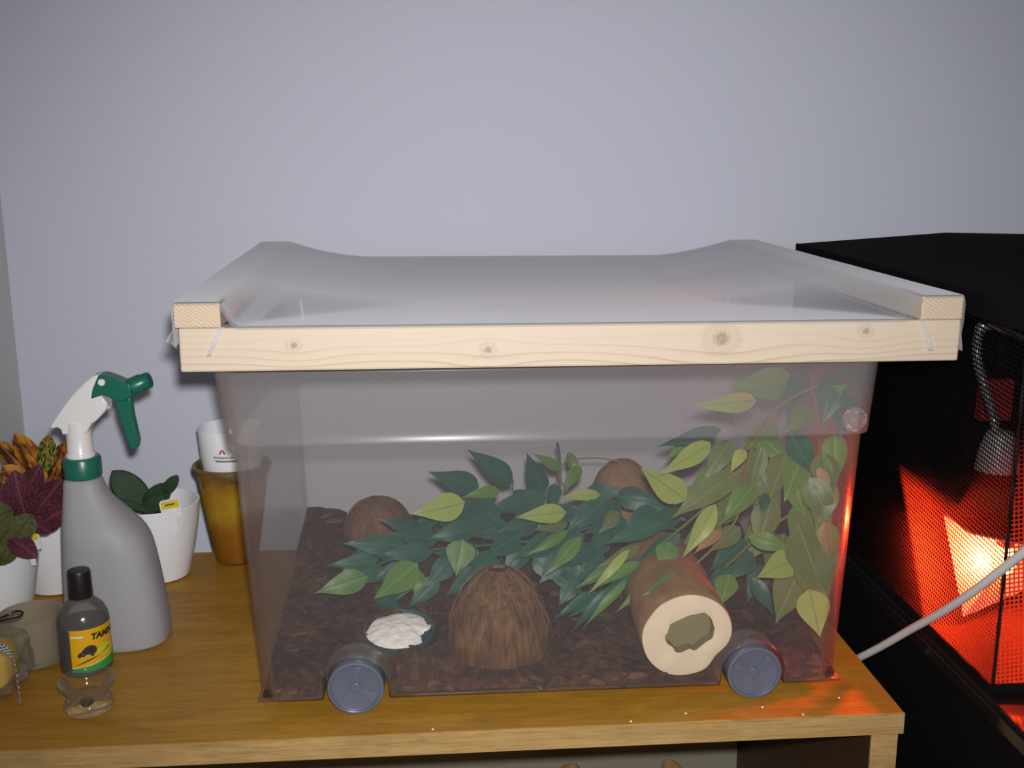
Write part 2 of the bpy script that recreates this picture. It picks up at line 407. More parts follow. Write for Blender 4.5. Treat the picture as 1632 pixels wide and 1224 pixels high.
def obj(name, g, mats, parent=None, smooth=True, bevel=0, solid=0, auto=True, bseg=2, off=None):
    o0 = off if off is not None else (parent.location if parent and parent.parent is None else None)
    if parent is not None and parent.parent is not None and off is None: o0 = parent.parent.location
    me = g.mesh(name, mats, o0 if o0 is not None else Vector((0, 0, 0)), smooth)
    bm = bmesh.new(); bm.from_mesh(me); bmesh.ops.recalc_face_normals(bm, faces=bm.faces) if len(me.polygons) > 1 and not solid and auto else None
    bm.to_mesh(me); bm.free()
    o = bpy.data.objects.new(name, me); COL.objects.link(o)
    if parent is not None: o.parent = parent
    if solid:
        md = o.modifiers.new('thickness', 'SOLIDIFY'); md.thickness = solid; md.offset = -1
    if bevel:
        md = o.modifiers.new('bevel', 'BEVEL'); md.width = bevel; md.segments = bseg; md.limit_method = 'ANGLE'; md.angle_limit = math.radians(35)
        md.harden_normals = False
    if smooth:
        try: me.set_sharp_from_angle(angle=math.radians(38))
        except Exception: pass
    return o
def lerp(a, b, t): return a+(b-a)*t
def sstep(t): t = max(0, min(1, t)); return t*t*(3-2*t)
def catmull(P, n=8):
    P = [Vector(p) for p in P]; out = []
    for i in range(len(P)-1):
        a, b, c, d = P[max(i-1, 0)], P[i], P[i+1], P[min(i+2, len(P)-1)]
        for k in range(n):
            t = k/n; out.append(.5*((2*b)+(c-a)*t+(2*a-5*b+4*c-d)*t*t+(3*b-a-3*c+d)*t**3))
    return out+[P[-1]]

# ------------------------------------------------------------------ room shell
WY = .66
g = G().box(-.84, 2.2, WY, WY+.08, -.75, 1.75); tag(obj('wall_back', g, M['wall'], smooth=False), kind='structure')
g = G().box(-.84, -.737, -1.6, WY, -.75, 1.75); tag(obj('wall_left', g, M['wall2'], smooth=False), kind='structure')
g = G().box(-.84, 2.2, -1.6, WY+.08, -.80, -.75); tag(obj('floor', g, M['floor'], smooth=False), kind='structure')

# ------------------------------------------------------------------ oak shelf unit
SX, SY, SB = .3155, -.0159, .468
unit = empty('shelf_unit', (-.2, .22, -.75), 'long low oak veneer shelf unit carrying the plastic box and the pots', 'shelf unit')
XL = -.716
def skew(g):   # the unit stands a quarter of a degree off the wall line
    g.v = [(x, y + .0048*(x-SX), z) for x, y, z in g.v]; return g
obj('top_panel', skew(G().box(XL, SX-.0006, SY+.0008, SB, -.0222, 0)), M['oak'], unit, False, .0007)
e = obj('edge_band', skew(G().box(XL, SX, SY, SY+.0007, -.0222, -.0003)), M['oak_edge'], unit, False)
e['label'] = 'paler oak edging along the front of the shelf top'
g = skew(G().box(SX-.0305, SX-.004, SY+.002, SB-.006, -.75, -.0224)); obj('side_panel', g, M['oak_edge'], unit, False, .0007)
g = skew(G().box(XL+.003, XL+.028, SY+.002, SB-.006, -.75, -.0224)); obj('side_panel', g, M['oak_edge'], unit, False, .0007)
e = obj('back_panel', skew(G().box(XL+.029, SX-.031, .415, .421, -.745, -.0226)), M['cream'], unit, False); e['label'] = 'cream back board of the compartment'
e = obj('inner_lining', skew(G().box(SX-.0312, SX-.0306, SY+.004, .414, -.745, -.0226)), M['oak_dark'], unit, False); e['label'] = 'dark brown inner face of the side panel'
obj('lower_shelf', skew(G().box(XL+.029, SX-.031, SY+.004, .414, -.385, -.365)), M['oak'], unit, False)

# things standing in the compartment under the top
def knobbly(name, c, rx, h, seed, label):
    t = empty(name, (c[0], c[1], -.365), label, 'wood piece')
    pts = []
    def fn(u, v):
        a = u*2*math.pi; z = -.3649 + h*v; r = rx*(math.sin(math.pi*(v*.93+.07))**.5)
        p = Vector((math.cos(a), math.sin(a), v*3))*1.2; r *= 1+.45*noise.noise(p+Vector((seed, 0, 0)))
        return (c[0]+r*math.cos(a)+.012*math.sin(v*5+seed), c[1]+r*.6*math.sin(a), z)
    obj('gnarled_wood', G().grid(fn, 20, 14), M['log'], t)
a_ = at(918, 1215, .34); knobbly('driftwood', (a_.x, .34), .026, a_.z+.365, 1, 'left brown gnarled wood piece before the cream back board under the shelf')
a_ = at(1070, 1207, .34); knobbly('driftwood', (a_.x, .34), .020, a_.z+.365, 5, 'right brown gnarled wood piece before the cream back board under the shelf')

# ------------------------------------------------------------------ frosted plastic box on wheels
BOXZ = [(.012, -.305, .268, .0298, .445), (.2690, -.3157, .2757, .0185, .472), (.2697, -.320, .280, .0140, .476), (.3394, -.3277, .2835, .0079, .486)]
def box_at(z):
    for (a, b) in zip(BOXZ, BOXZ[1:]):
        if z <= b[0]: t = (z-a[0])/(b[0]-a[0]); t = max(0, t); return [lerp(a[i], b[i], t) for i in range(1, 5)]
    return BOXZ[-1][1:]
box = empty('plastic_storage_box', (-.02, .24, 0), 'big frosted clear plastic storage box on grey wheels on the shelf', 'storage box')
WXC = (-.2105, .1782); AR, AZ, TUN = .0325, .0235, .031
RC = .026
def arch_z(x, z0):
    for c in WXC:
        d = abs(x-c)
        if d < AR: return AZ + math.sqrt(max(0, AR*AR-d*d))
    return z0
def ring_u():
    xl, xr = BOXZ[0][1]+RC, BOXZ[0][2]-RC
    xs = {xl, xr}
    for i in range(13): xs.add(lerp(xl, xr, i/12))
    for c in WXC:
        for i in range(29): xs.add(c+AR*1.0001*math.cos(math.pi*i/28))
        xs.add(c-AR*1.002); xs.add(c+AR*1.002)
    return sorted((x-xl)/(xr-xl) for x in xs)
US = ring_u()
def ring(zfn):
    """list of (x,y,z); zfn(x on the bottom ring, side) gives the height"""
    P = []; b0 = BOXZ[0]
    def put(side, u, ang=None):
        x0 = lerp(b0[1]+RC, b0[2]-RC, u)
        z = zfn(x0 if side in 'FB' else 9)
        xl, xr, yf, yb = box_at(z)
        if side == 'F': P.append((lerp(xl+RC, xr-RC, u), yf, z))
        elif side == 'B': P.append((lerp(xl+RC, xr-RC, u), yb, z))
        elif side == 'R': P.append((xr, lerp(yf+RC, yb-RC, u), z))
        elif side == 'L': P.append((xl, lerp(yf+RC, yb-RC, u), z))
        else:
            cx, cy = {'a': (xr-RC, yf+RC), 'b': (xr-RC, yb-RC), 'c': (xl+RC, yb-RC), 'd': (xl+RC, yf+RC)}[side]
            P.append((cx+RC*math.cos(ang), cy+RC*math.sin(ang), z))
    for u in US: put('F', u)
    for i in range(1, 6): put('a', 0, -math.pi/2+math.pi/2*i/6)
    for i in range(7): put('R', i/6)
    for i in range(1, 6): put('b', 0, math.pi/2*i/6)
    for u in reversed(US): put('B', u)
    for i in range(1, 6): put('c', 0, math.pi/2+math.pi/2*i/6)
    for i in range(7): put('L', 1-i/6)
    for i in range(1, 6): put('d', 0, math.pi+math.pi/2*i/6)
    return P
rings = []
for tj in (0, .03, .3, .65, 1): rings.append(ring(lambda x, tj=tj: lerp(arch_z(x, .012), .075, tj)))
for z in (.12, .18, .235, .2675, .2690, .2697, .2712, .290, .315, .3382, .3394): rings.append(ring(lambda x, z=z: z))
g = G(); n = len(rings[0])
g.v = [p for r in rings for p in r]
for j in range(len(rings)-1):
    for i in range(n):
        k = (i+1) % n; g.f.append((j*n+i, j*n+k, (j+1)*n+k, (j+1)*n+i))
# wheel wells and floor
xs0 = sorted(set([BOXZ[0][1], BOXZ[0][2]] + [c+s*AR for c in WXC for s in (-1, 1)]))
for a, b in zip(xs0, xs0[1:]):
    mid = (a+b)/2; inn = any(abs(mid-c) < AR for c in WXC)
    y0, y1 = (.0298+TUN, .445-TUN) if inn else (.0298, .445)
    g.add([(a, y0, .012), (b, y0, .012), (b, y1, .012), (a, y1, .012)], [(3, 2, 1, 0)])
for c in WXC:
    for (sy, y0) in ((1, None), (-1, None)):
        prof = [(c-AR, .012)]+[(c-AR*math.cos(math.pi*i/24), AZ+AR*math.sin(math.pi*i/24)) for i in range(25)]+[(c+AR, .012)]
        A = []; Bp = []
        for (x, z) in prof:
            q = box_at(z); y = q[2] if sy > 0 else q[3]
            A.append((x, y, z)); Bp.append((x, (.0298+TUN) if sy > 0 else (.445-TUN), z))
        m_ = len(prof); fs = [(i, i+1, m_+i+1, m_+i) for i in range(m_-1)]
        fs.append(tuple(m_+i for i in range(m_)))
        if sy < 0: fs = [f[::-1] for f in fs]
        g.add(A+Bp, fs)
g.mi = [0]*len(g.f)
sh = obj('box_shell', g, M['shell'], box, True, solid=.0019, auto=True)
bm = bmesh.new(); bm.from_mesh(sh.data); bmesh.ops.remove_doubles(bm, verts=bm.verts, dist=.00005); bmesh.ops.recalc_face_normals(bm, faces=bm.faces); bm.to_mesh(sh.data); bm.free()
sh.data.set_sharp_from_angle(angle=math.radians(30))
# wheels: rim, recessed face, three raised spokes
WR = .0272
def wheel(cx, yf, s, rot):
    """yf = outer face, s = +1 when the wheel body runs to +y"""
    g = G()
    prof = [(WR*.90, 0), (WR*.985, .0006), (WR, .003), (WR, .019), (WR*.9, .021)]
    prof = [(WR*.86, .0022), (WR*.87, .0004)]+prof
    prof = [(r, yf+s*z) for r, z in prof]
    g.lathe(prof, (cx, 0, WR), 48, 0, axis='Y', close0=False, close1=True)
    o = obj('wheel', g, M['wheel'], box)
    f = G().lathe([(WR*.86, yf+s*.0022), (WR*.80, yf+s*.0030), (.0004, yf+s*.0026)], (cx, 0, WR), 48, axis='Y', close0=False)
    for k in range(3):
        a0 = rot+k*2*math.pi/3; pl = []
        for t in range(9):
            rr = WR*.80*t/8; w_ = lerp(.0022, .0085, (t/8)**1.6); a = a0+.25*math.sin(t/8*2.2)
            pl.append((rr, a, w_))
        L = []; Rr = []
        for rr, a, w_ in pl:
            d = Vector((math.cos(a), math.sin(a))); nrm = Vector((-d.y, d.x)); p = d*rr
            L.append(p+nrm*w_*.55); Rr.append(p-nrm*w_*.55)
        lim = WR*.815
        poly = [Vector((cx+min(1, lim/max(p.length, 1e-6))*p.x, yf+s*.0021, WR+min(1, lim/max(p.length, 1e-6))*p.y)) for p in L+Rr[::-1]]
        f.prism(poly, Vector((0, .0013, 0)))
    f.lathe([(.0045, yf+s*.0006), (.0052, yf+s*.0012), (.0052, yf+s*.0026)], (cx, 0, WR), 20, axis='Y', close1=False)
    c = obj('hub_cap', f, M['wheel'], o, True, .0004, off=box.location)
    return o
wheel(WXC[0], .0200, 1, 1.25); wheel(WXC[1], .0215, 1, .5); wheel(WXC[0], .4545, -1, .2); wheel(WXC[1], .4545, -1, 1.0)

# ------------------------------------------------------------------ netted pine lid
lid = empty('netted_lid', (0, 0, .3420), 'pine framed lid stretched with fine white netting on the plastic box', 'lid', None, (0, .0068, .0262))
L0, BH, RW, RH, DP, TH = .35, .038, .039, .0214, .594, .0214
Z0 = Vector((0, 0, 0))
def lidpart(name, x0, x1, y0, y1, z0, z1, mats, bev=.0012):
    g = G().box(x0, x1, y0, y1, z0, z1)
    o = obj(name, g, mats, lid, False, bev, off=Z0); return o
fb = lidpart('front_beam', -L0+.003, L0, 0, TH, -.0003, BH, [M['pine_front'], M['end']], .002)
for p in fb.data.polygons:
    if abs(p.normal.x) > .9: p.material_index = 1
lidpart('back_beam', -L0, L0, DP-TH, DP, 0, BH, [M['pine']])
for s, x0, x1, dz in ((-1, -L0, -L0+RW, -.004), (1, L0-RW, L0, .004)):
    o = lidpart('side_rail', x0, x1, -.0006, DP, BH+.0002, BH+RH, [M['pine'], M['end']])
    for p in o.data.polygons:
        if abs(p.normal.y) > .9: p.material_index = 1
    o['label'] = ('left' if s < 0 else 'right')+' pine rail lying across the beam ends under the netting'
XI = L0-RW
def net_z(x, y):
    ax = abs(x); fr = min(1, max(0, y/.17)); bk = min(1, max(0, (DP-y)/.25))
    wd = .014 + .15*sstep(fr)*1.0 - .05*(1-sstep(bk))
    t = max(0, (ax-(XI-wd))/wd); t = min(1, t)
    sag = -.004*math.sin(math.pi*min(1, max(0, y/DP)))*(1-t)
    if x < 0: pw = 1.9
    else: pw = 1.6
    return BH+.0012 + RH*t**pw + sag + .0002*noise.noise(Vector((x*15, y*15, 0)))
def net_fn(u, v):
    # u across incl. folding down over the rails' outer sides, v front to back incl. the flap down the beam
    xs = lerp(-.392, .392, u); ys = lerp(-.0045, DP+.030, v)
    x = max(-L0-.0012, min(L0+.0012, xs)); y = max(-.0016, min(DP+.0012, ys))
    z = net_z(x, max(0, min(DP, y)))
    ox = abs(xs)-L0; oy = -ys if ys < 0 else ys-DP
    if ox > 0: z -= min(ox, RH+.018 if oy < .002 else RH)
    if oy > .0016: z -= (oy-.0016)*(1.0)
    if abs(x) > XI and -.0016 <= y < .0 and oy > 0: pass
    return (x, y, z)
nu, nv = 150, 110
obj('netting', G().grid(net_fn, nu, nv), M['net'], lid, True, off=Z0, auto=False)
def fold(P, bend):
    g = G(); P = [Vector(p) for p in P]
    def fn(u, v):
        a = P[0].lerp(P[1], u); b = P[3].lerp(P[2], u); q = a.lerp(b, v)
        return q + Vector((0, -bend*math.sin(u*math.pi*3)*v, bend*.4*math.sin(v*5+u*4)))
    g.grid(fn, 10, 6)
    o = obj('net_fold', g, M['net_fold'], lid, True, solid=.0006, off=Z0); return o
fold([(-L0-.0005, .004, BH), (-L0-.0005, .030, BH+.002), (-L0-.004, .024, BH-.022), (-L0-.010, .008, BH-.012)], .0016)
fold([(-XI-.001, -.0016, BH+.001), (-XI+.0035, -.0016, BH+.001), (-XI-.010, -.0022, BH-.024), (-XI-.013, -.0022, BH-.024)], .0005)
fold([(XI-.003, -.0016, BH+.001), (XI+.0012, -.0016, BH+.001), (XI+.013, -.0022, BH-.028), (XI+.009, -.0022, BH-.028)], .0005)
fold([(L0+.0005, .004, BH-.004), (L0+.0005, .030, BH), (L0+.004, .022, BH-.032), (L0+.0075, .008, BH-.030)], .0014)

# ------------------------------------------------------------------ bark bedding
def bed_z(x, y):
    b = .019 + .088*max(0, y-.04) + .006*noise.noise(Vector((x*22, y*22, 3))) + .0022*noise.noise(Vector((x*90, y*90, 1)))
    b += .014*sstep((-.2-x)/.1)*sstep((y-.2)/.2)
    b -= .03*math.exp(-(((x-.120)/.048)**4+((y-.03)/.05)**4))
    b = max(b, .0150)
    b += .0135*math.exp(-(((x+.0695)/.05)**2+((y-.092)/.05)**2)**2)
    b += .0270*math.exp(-((math.hypot(x+.1675, y-.0975)-.0435)/.012)**2)*sstep((y-.036)/.02)
    return b
BX0, BX1, BY0, BY1 = -.3005, .2635, .0345, .4385
nx, ny = 110, 80
g = G(); idx = {}
def inarch(x, y): return any(abs(x-c) < AR+.0045 for c in WXC) and (y < .0298+TUN+.005 or y > .445-TUN-.005)
for j in range(ny+1):
    for i in range(nx+1):
        x = lerp(BX0, BX1, i/nx); y = lerp(BY0, BY1, j/ny); idx[i, j] = len(g.v); g.v.append((x, y, bed_z(x, y)))
cells = set()
for j in range(ny):
    for i in range(nx):
        if not inarch(lerp(BX0, BX1, (i+.5)/nx), lerp(BY0, BY1, (j+.5)/ny)):
            cells.add((i, j)); g.f.append((idx[i, j], idx[i+1, j], idx[i+1, j+1], idx[i, j+1]))
low = {}
def lowv(k):
    if k not in low: low[k] = len(g.v); v = g.v[k]; g.v.append((v[0], v[1], .0145))
    return low[k]
for (i, j) in cells:
    for (di, dj, a, b) in ((-1, 0, (i, j+1), (i, j)), (1, 0, (i+1, j), (i+1, j+1)), (0, -1, (i, j), (i+1, j)), (0, 1, (i+1, j+1), (i, j+1))):
        if (i+di, j+dj) not in cells: A, B_ = idx[a], idx[b]; g.f.append((B_, A, lowv(A), lowv(B_)))
g.mi = [0]*len(g.f)
bed = obj('bark_bedding', g, M['soil']); tag(bed, 'dark brown bark bedding spread over the floor of the plastic box', 'bedding', kind='stuff')
def chip_mesh(i):
    rnd = random.Random(i); g = G(); L = 1; n_ = 6; top = []; bot = []
    pts = [(-.5, -.12), (-.2, -.2*rnd.uniform(.7, 1.2)), (.3, -.16*rnd.uniform(.6, 1.3)), (.5, .02), (.2, .18*rnd.uniform(.6, 1.3)), (-.35, .17*rnd.uniform(.6, 1.2))]
    for x, y in pts: top.append((x, y, .05+.05*rnd.random())); bot.append((x*.95, y*.9, -.04))
    g.add(bot+top, [tuple(range(n_))[::-1], tuple(range(n_, 2*n_))]+[(i, (i+1) % n_, n_+(i+1) % n_, n_+i) for i in range(n_)])
    return g.mesh('bark_chip', M['chip'], smooth=False)
chips = [chip_mesh(i) for i in range(6)]
rc = random.Random(11)
def put_chip(p, s, rx, ry, rz, i):
    o = bpy.data.objects.new('bark_chip', chips[i % 6]); COL.objects.link(o); o.parent = bed
    o.location = p; o.scale = (s, s*rc.uniform(.6, 1.1), s); o.rotation_euler = (rx, ry, rz)
cnt = 0
while cnt < 190:
    x = rc.uniform(BX0+.012, BX1-.012); y = BY0+.010+(rc.random()**1.5)*(BY1-BY0-.02)
    if inarch(x, y) or any(abs(x-c) < AR+.014 for c in WXC) and y < .075 or abs(x-.12) < .058 and y < .09: continue
    put_chip((x, y, bed_z(x, y)+.0015), rc.uniform(.010, .026), rc.uniform(-.5, .5), rc.uniform(-.4, .4), rc.uniform(0, 6.3), cnt); cnt += 1
while cnt < 270:      # chips pressed against the front wall
    x = rc.uniform(BX0+.014, BX1-.014)
    if any(abs(x-c) < AR+.016 for c in WXC) or abs(x-.12) < .03: continue
    z = rc.uniform(.0175, .024)
    put_chip((x, .0348, z), rc.uniform(.009, .022), math.pi/2+rc.uniform(-.2, .2), rc.uniform(-1.0, 1.0), rc.uniform(-.15, .15), cnt); cnt += 1
g = G()
for k in range(2600):  # crumbs of bark too small to pick apart
    x = rc.uniform(BX0+.006, BX1-.006); y = rc.uniform(BY0+.004, BY1-.006)
    if inarch(x, y): continue
    s = rc.uniform(.0015, .0042); a = rc.uniform(0, 6.3); z = bed_z(x, y)+s*.3; c, d = math.cos(a)*s, math.sin(a)*s
    g.add([(x-c, y-d, z-s*.3), (x+d*.4, y-c*.4, z), (x+c, y+d, z+s*.3), (x-d*.4, y+c*.4, z+s*.5)], [(0, 1, 2, 3), (3, 2, 1, 0)] if False else [(0, 1, 2, 3)])
o = obj('bark_crumb', g, M['chip'], bed, False, off=Z0); o['kind'] = 'stuff'

# ------------------------------------------------------------------ coconut shells
def coconut(c, r, h, mat, label, hole=0, seed=0, fibres=0, zb=None, lean=(0, 0), ex=.86):
    zb = bed_z(*c)-.002 if zb is None else zb
    t = empty('coconut_shell', (c[0], c[1], zb), label, 'coconut shell')
    prof = []; N = 22; a1 = math.pi/2 - (math.asin(min(.9, hole/r)) if hole else .02)
    for i in range(N+1):
        a = a1*i/N; prof.append((r*math.cos(a)**ex, zb+h*math.sin(a)))
    wob = lambda a, z: 1+.030*noise.noise(Vector((math.cos(a)*2+seed, math.sin(a)*2, z*30)))+.012*noise.noise(Vector((math.cos(a)*9, math.sin(a)*9+seed, z*40)))
    g = G().lathe(prof, (c[0], c[1], 0), 56, 0, wob, close0=False, close1=False)
    inner = [(rr*.90, z_-.003) for rr, z_ in prof]
    g.lathe(inner[::-1], (c[0], c[1], 0), 56, 1, wob, close0=not hole, close1=False)
    b = len(prof)*56
    for i in range(56):
        k = (i+1) % 56
        g.f.append((i, 2*b-56+i, 2*b-56+k, k)); g.mi.append(0)
        g.f.append((b-56+i, b-56+k, b+k, b+i)); g.mi.append(0)
    g.v = [(x+lean[0]*(z-zb), y+lean[1]*(z-zb), z) for x, y, z in g.v]
    obj('husk', g, [mat, M['coco_in']], t)
    if fibres:
        rr = random.Random(seed); f = G()
        for k in range(fibres):
            a0 = rr.uniform(0, 6.28); s0 = rr.uniform(.05, .75); s1 = min(1.0, s0+rr.uniform(.15, .4)); da = rr.uniform(-.25, .25)
            P = []
            for q in range(5):
                u = s0+(s1-s0)*q/4; a = a1*u; lift = 1.02+.05*math.sin(q*1.3)*rr.random()
                ang = a0+da*q/4+rr.uniform(-.05, .05); R_ = r*math.cos(a)**ex*lift
                z_ = zb+h*math.sin(a)*(1.0+.015*q/4)
                P.append((c[0]+R_*math.cos(ang)+lean[0]*(z_-zb), c[1]+R_*math.sin(ang)+lean[1]*(z_-zb), z_))
            f.tube(P, .00022, 3)
        o = obj('coir_fibre', f, M['fibre'], t, True); o['kind'] = 'stuff'
    return t
coconut((-.0695, .092), .0525, .086, M['coco'], 'hairy brown coconut shell dome at the front wall beside the white powder', .010, 3, 150, .0315, ex=1.0)
coconut((-.206, .385), .046, .052, M['coco_red'], 'reddish brown coconut shell at the back left behind the teal leaves', 0, 9, 30, .045)
coconut((.112, .405), .047, .088, M['coco_tan'], 'tan coconut shell standing at the back wall behind the green leaves', 0, 14, 20, .046)

# ------------------------------------------------------------------ powder dish
dc = atz(636, 1004, .047)
dish = empty('feeding_dish', (dc.x, dc.y, .021), 'round dark green dish half sunk in the bark near the left wheel', 'dish')
tilt = lambda g: setattr(g, 'v', [(x, y, z+.16*(y-dc.y)) for x, y, z in g.v]) or g
DR = .0345
obj('bowl', tilt(G().lathe([(DR*.72, .022), (DR*.95, .034), (DR*1.06, .047), (DR*1.06, .0485), (DR*1.01, .0485), (DR*.92, .036), (DR*.7, .026)], (dc.x, dc.y, 0), 48)), M['dish'], dish)
g = G()
def pw(u, v):
    a = u*2*math.pi; r = v
    R_ = DR*(.985+.015*math.sin(a*7))
    # the bark covers the front right lip: the powder stops short there in a ragged edge
    da = (a-5.95+math.pi) % (2*math.pi)-math.pi
    R_ *= 1-.30*math.exp(-(da/.35)**2)*(1+.5*noise.noise(Vector((a*9, 0, 2))))-.04*math.exp(-((da+.8)/.5)**2)
    x = dc.x+R_*r*math.cos(a); y = dc.y+R_*r*math.sin(a)
    return (x, y, .0452+.16*(y-dc.y)+.0050*(1-r*r)+.0014*noise.noise(Vector((x*110, y*110, 0))))
g.grid(pw, 64, 12)
o = obj('white_powder', g, M['powder']); tag(o, 'white calcium powder heaped in the dark green dish', 'powder', kind='stuff')

# ------------------------------------------------------------------ hollow log
LY = .0345
lc = at(1095, 1013, LY)
LR = .0446
log = empty('hollow_log', (lc.x, .13, lc.z-LR), 'short hollow log with a pale cut end facing the front beside the right wheel', 'log')
def lw(a, z): return 1+.030*math.sin(2*a+.8)+.02*noise.noise(Vector((math.cos(a)*2, math.sin(a)*2, z*14)))-.12*math.exp(-(((a % 6.2832)-5.62)/.36)**2)
ax_ = Vector((.10, 1, .015))
def bent(g):
    g.v = [(x+(y-LY)*.02, y, z+(y-LY)*.03) for x, y, z in g.v]; return g
g = G().lathe([(LR*.97, LY+.0005), (LR*1.0, LY+.004), (LR*1.0, .10), (LR*.99, .16), (LR*.96, .2)], (lc.x, 0, lc.z), 60, 0, lw, 'Y', False, True)
obj('bark_surface', bent(g), M['log'], log)
hole = [(1063, 1010), (1068, 995), (1098, 981), (1124, 976), (1134, 986), (1139, 1001), (1136, 1017), (1124, 1024), (1116, 1031), (1108, 1037), (1098, 1034), (1086, 1040), (1077, 1040), (1072, 1031), (1063, 1026), (1059, 1014)]
hp = [at(x, y, LY-.0002) for x, y in hole]
# resample the hole to 60 rays
hc = sum(hp, Vector())/len(hp)
def hole_r(a):
    d = Vector((math.cos(a), 0, math.sin(a))); best = .02
    for i in range(len(hp)):
        p, q = hp[i]-hc, hp[(i+1) % len(hp)]-hc; e = q-p
        den = d.x*e.z-d.z*e.x
        if abs(den) < 1e-9: continue
        t = (p.x*e.z-p.z*e.x)/den; s_ = (p.x*d.z-p.z*d.x)/den
        if t > 0 and -1e-6 <= s_ <= 1+1e-6: best = t
    return best
g = G(); outer = []; inn = []; inn2 = []; inn3 = []
for i in range(60):
    a = 2*math.pi*i/60; r = LR*.97*lw(a, LY+.0005)
    outer.append((lc.x+r*math.cos(a), LY+.0006, lc.z+r*math.sin(a)))
    hr = hole_r(a); inn.append((hc.x+hr*math.cos(a), LY-.0002, hc.z+hr*math.sin(a)))
    inn2.append((hc.x+hr*.97*math.cos(a), LY+.012, hc.z+hr*.97*math.sin(a)))
    inn3.append((hc.x+hr*.9*math.cos(a), LY+.06, hc.z+hr*.9*math.sin(a)))
mid = [tuple((Vector(a)*.5+Vector(b)*.5)+Vector((0, -.0016+.001*noise.noise(Vector(a)*60), 0))) for a, b in zip(outer, inn)]
g.v = outer+mid+inn
for r0 in (0, 60):
    for i in range(60): k = (i+1) % 60; g.f.append((r0+i, r0+k, r0+60+k, r0+60+i))
g.mi = [0]*120
obj('cut_end', g, M['cut'], log)
g = G(); g.v = inn+inn2
for r0 in (0,):
    for i in range(60): k = (i+1) % 60; g.f.append((r0+i, r0+k, r0+60+k, r0+60+i))
g.f.append(tuple(60+i for i in range(60))); g.mi = [0]*len(g.f)
obj('hollow', g, M['cut_in'], log)

# ------------------------------------------------------------------ leaves
LEAF = {}
def leaf_mesh(kind, var, thick=0):
    key = (kind, var)
    if key in LEAF: return LEAF[key]
    bend, foldz, tw = [(.10, .10, .0), (.22, .16, .10), (-.08, .12, -.12), (.30, .07, .05)][var]
    N = 9; g = G(); cols = [-1, -.5, 0, .5, 1]
    for i in range(N+1):
        t = i/N
        if kind in ('jade',): w_ = .5*math.sin(math.pi*min(1, .06+t*.94))**.55
        elif kind.startswith('fit'): w_ = .5*math.sin(math.pi*(t*.97+.02))**.75*(1-.15*t)
        elif kind.startswith('croton'): w_ = .5*math.sin(math.pi*(t*.96+.03))**.65
        else: w_ = .53*(math.sin(math.pi*t**.70)**1.12)*(1-.38*t) if t < 1 else 0
        if i == N and not kind in ('jade',): w_ = .004
        for c in cols:
            z = foldz*abs(c)*w_*1.2 + bend*.5*math.sin(math.pi*t)*1.0 - bend*.25*t*t + .015*math.sin(t*14+c*2)*abs(c) + tw*c*w_*(t-.4)
            g.v.append((t, c*w_, z))
    for i in range(N):
        for j in range(4): a = i*5+j; g.f.append((a, a+1, a+6, a+5))
    g.mi = [0]*len(g.f)
    me = g.mesh('leaf', M[kind], smooth=True)
    LEAF[key] = me; return me
rl = random.Random(5)
def put_leaf(root, kind, B, T, wm, var=None, roll=None, name='leaf', lift=None, thick=0):
    """B base point, T tip point, wm width in metres; the face looks roughly to the room"""
    ax = T-B; L = ax.length; ax.normalize()
    view = (CAM - (B+T)*.5).normalized()
    if lift: view = (view+Vector(lift)).normalized()
    nn = (view - ax*view.dot(ax)).normalized(); yy = nn.cross(ax)
    r = rl.uniform(-.5, .5) if roll is None else roll
    nn2 = nn*math.cos(r)+yy*math.sin(r); yy2 = nn2.cross(ax)
    v = rl.randrange(4) if var is None else var
    o = bpy.data.objects.new(name, leaf_mesh(kind, v)); COL.objects.link(o)
    Mx = Matrix((( ax.x*L, yy2.x*wm, nn2.x*L*.6, B.x), (ax.y*L, yy2.y*wm, nn2.y*L*.6, B.y), (ax.z*L, yy2.z*wm, nn2.z*L*.6, B.z), (0, 0, 0, 1)))
    # keep the matrix free of shear: scale along its own axes
    o.parent = root
    o.matrix_basis = Matrix.Translation(-root.location) @ Mx
    if thick:
        md = o.modifiers.new('thickness', 'SOLIDIFY'); md.thickness = thick; md.offset = 0
        o.modifiers.new('smooth', 'SUBSURF').levels = 1
    return o
def inside(p, pad=.010):
    """keep a point inside the plastic box"""
    z = max(p.z, bed_z(p.x, p.y)+.003); z = min(z, .335)
    xl, xr, yf, yb = box_at(z)
    return Vector((min(max(p.x, xl+pad), xr-pad), min(max(p.y, yf+pad), yb-pad), z))
def pxleaf(root, kind, b, t, wpx, Y, dY=0, **kw):
    B = inside(at(b[0], b[1], Y)); T = inside(at(t[0], t[1], Y-dY)); d = (B-CAM).length
    return put_leaf(root, kind, B, T, wpx*d/FPX*1.12, **kw)

vine = empty('artificial_vine', (.215, .10, .3), 'yellow green artificial vine hanging down the right end of the plastic box', 'artificial plant', 'artificial plants in the box')
spray = empty('artificial_vine', (-.03, .24, .06), 'dark teal green artificial foliage lying left to right over the bark', 'artificial plant', 'artificial plants in the box')
def stem(root, pts, r=.0011, mat='stem', Ys=None):
    P = [inside(at(x, y, Y), .006) for x, y, Y in pts]
    obj('stem', G().tube(catmull(P, 6), r, 6), M[mat], root)
    return P
